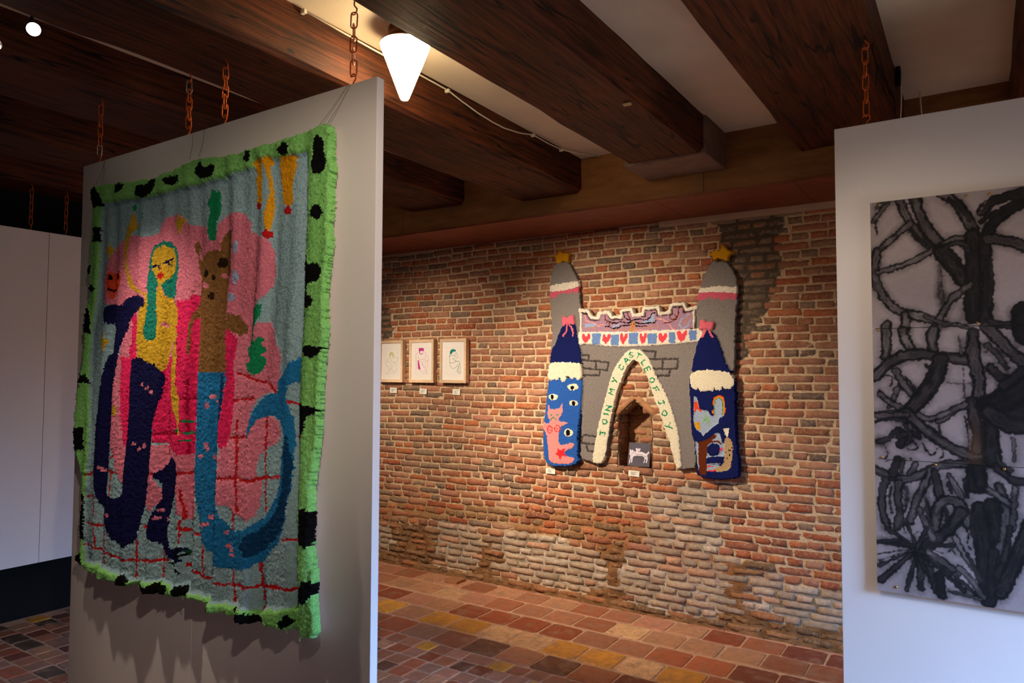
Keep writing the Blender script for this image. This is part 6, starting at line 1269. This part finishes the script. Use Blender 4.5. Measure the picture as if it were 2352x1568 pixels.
# ---------------------------------------------------------------- lamps
M_GLOW = [emit('lit_opal_glass', (1.0, .75, .43), g_) for g_ in LAMP_GLOW]
M_COPPER = mat('brown_metal', (96, 56, 30), .4, .1, 20, metal=.6)
CL = ['glowing white glass cone lamp hanging between two beams', 'glowing cone lamp between the beams over the viewer', 'glowing cone lamp far behind the viewer']
for i, (x, y) in enumerate(CONES[:1]+CONES[3:]):
    o = empty('cone_lamp', (x, y, 2.668)); tag(o, CL[i], 'lamp')
    MB().lathe([(.008, 0), (.014, .002), (.018, .008), (.096, .212), (.097, .219)], 48).build('glass_cone', M_GLOW[i], o, True)
    MB().lathe([(.098, .219), (.098, .224), (.094, .227), (.05, .229)], 48).build('cap', M_COPPER, o, True)
    MB().lathe([(.05, .226), (.066, .230), (.066, .285), (.05, .292)], 32).build('lamp_holder', M_COPPER, o, True)
    MB().lathe([(.085, .286), (.088, .289), (.088, .294)], 32).build('ceiling_plate', M_CABLE, o, True)
M_LENS = emit('lit_spot_lens', (1.0, .90, .74), 40)
M_SHADE = mat('white_enamel', (230, 226, 218), .4)
SL = ['spotlight behind the rug board aimed at the castle hanging', 'spotlight behind the rug board aimed at the framed drawings', 'white conical spotlight cut by the picture edge, pointing down at the rug', 'bright spotlight glaring between two dark beams', 'spotlight near the viewer washing over the tufted rug', 'added spotlight out of view above the gap between the boards, warming the charcoal drawings']
for i, (loc, aim, watts, ang) in enumerate(SPOTS):
    o = empty('spotlight', loc); tag(o, SL[i], 'spotlight', 'ceiling spotlights')
    k_ = .72 if i == 3 else 1
    dr = (Vector(aim)-Vector(loc)).normalized(); q_ = dr.to_track_quat('-Z', 'Y')
    sh_ = MB().lathe([(r_*k_, z_) for r_, z_ in ((.030, -.012), (.034, -.010), (.034, .0), (.020, .075), (.012, .082))], 24).build('shade', M_SHADE if i != 3 else M_BLACK, o, True); sh_.rotation_euler = q_.to_euler()
    le = MB().lathe([(.001, -.013), (.029 if i < 3 else .022, -.013), (.029 if i < 3 else .022, -.0125)], 24).build('lens', M_LENS, o); le.rotation_euler = q_.to_euler()
    tp = Vector((0, 0, 0))-dr*.08
    MB().tube([tp, (tp.x*.6, tp.y*.6, max(tp.z, .02)+.03), (tp.x*.6, tp.y*.6, 2.961-loc[2])], .006, 8).build('stem', M_BLACK, o)
    light('spot_beam', 'SPOT', Vector(loc)+dr*.02, watts, WARM, aim, .03, ang, .9)

# ---------------------------------------------------------------- cables and clip
pts = [(-2.093,1.75,2.945),(-2.092,2.10,2.938),(-2.09,2.412,2.934),(-2.09,2.603,2.932),(-2.088,2.70,2.914),(-2.085,2.84,2.895),(-2.083,2.96,2.886),(-2.083,3.064,2.886),(-2.086,3.22,2.905),(-2.088,3.368,2.936),(-2.09,3.52,2.934),(-2.09,3.695,2.940),(-2.05,3.85,2.95),(-1.98,3.975,2.955)]
cb = empty('lamp_cable'); tag(cb, 'white cable sagging along the side of the lit beam', 'cable')
P = [(p_[0]+.012, p_[1], p_[2]) for p_ in pts]
MB().tube(P, .0036, 8).build('cord', M_CABLE, cb, True)
for k in (0, 3, 9, 11): q_ = P[k]; MB().box(q_[0]-.016, q_[0]+.006, q_[1]-.007, q_[1]+.007, q_[2]-.009, q_[2]+.007).build('clip', M_CABLE, cb, bevel=.002)
wire('hanging_cable', [(-.285,3.562,2.955),(-.282,3.60,2.92),(-.283,3.638,2.872),(-.290,3.70,2.835),(-.30,3.78,2.80),(-.302,3.80,2.70),(-.30,3.80,2.45)], .0034, M_CABLE, 'white cord dropping from the black clip behind the drawing board', 'cable')
wire('hanging_cable', [(-.225,3.90,2.960),(-.223,3.90,2.90),(-.220,3.90,2.85),(-.216,3.90,2.78),(-.215,3.90,2.55)], .0034, M_CABLE, 'white cord coming straight down out of the ceiling edge', 'cable')
cp_ = empty('cable_clamp', (-.286, 3.535, 2.985)); tag(cp_, 'black clamp with a shiny pin on the beam side above the drawing board', 'clamp')
MB().box(-.009, .009, -.010, .010, -.045, .0).build('body', M_BLACK, cp_, bevel=.003)
MB().box(-.012, .010, .008, .022, -.085, -.03).build('jaw', M_BLACK, cp_, bevel=.004)
MB().box(-.010, .010, -.012, .012, -.11, -.075).build('plug', M_BLACK, cp_, bevel=.004)
MB().tube([(-.05, -.004, -.012), (.02, -.004, .004)], .003, 8).build('pin', M_BRASS, cp_, True)
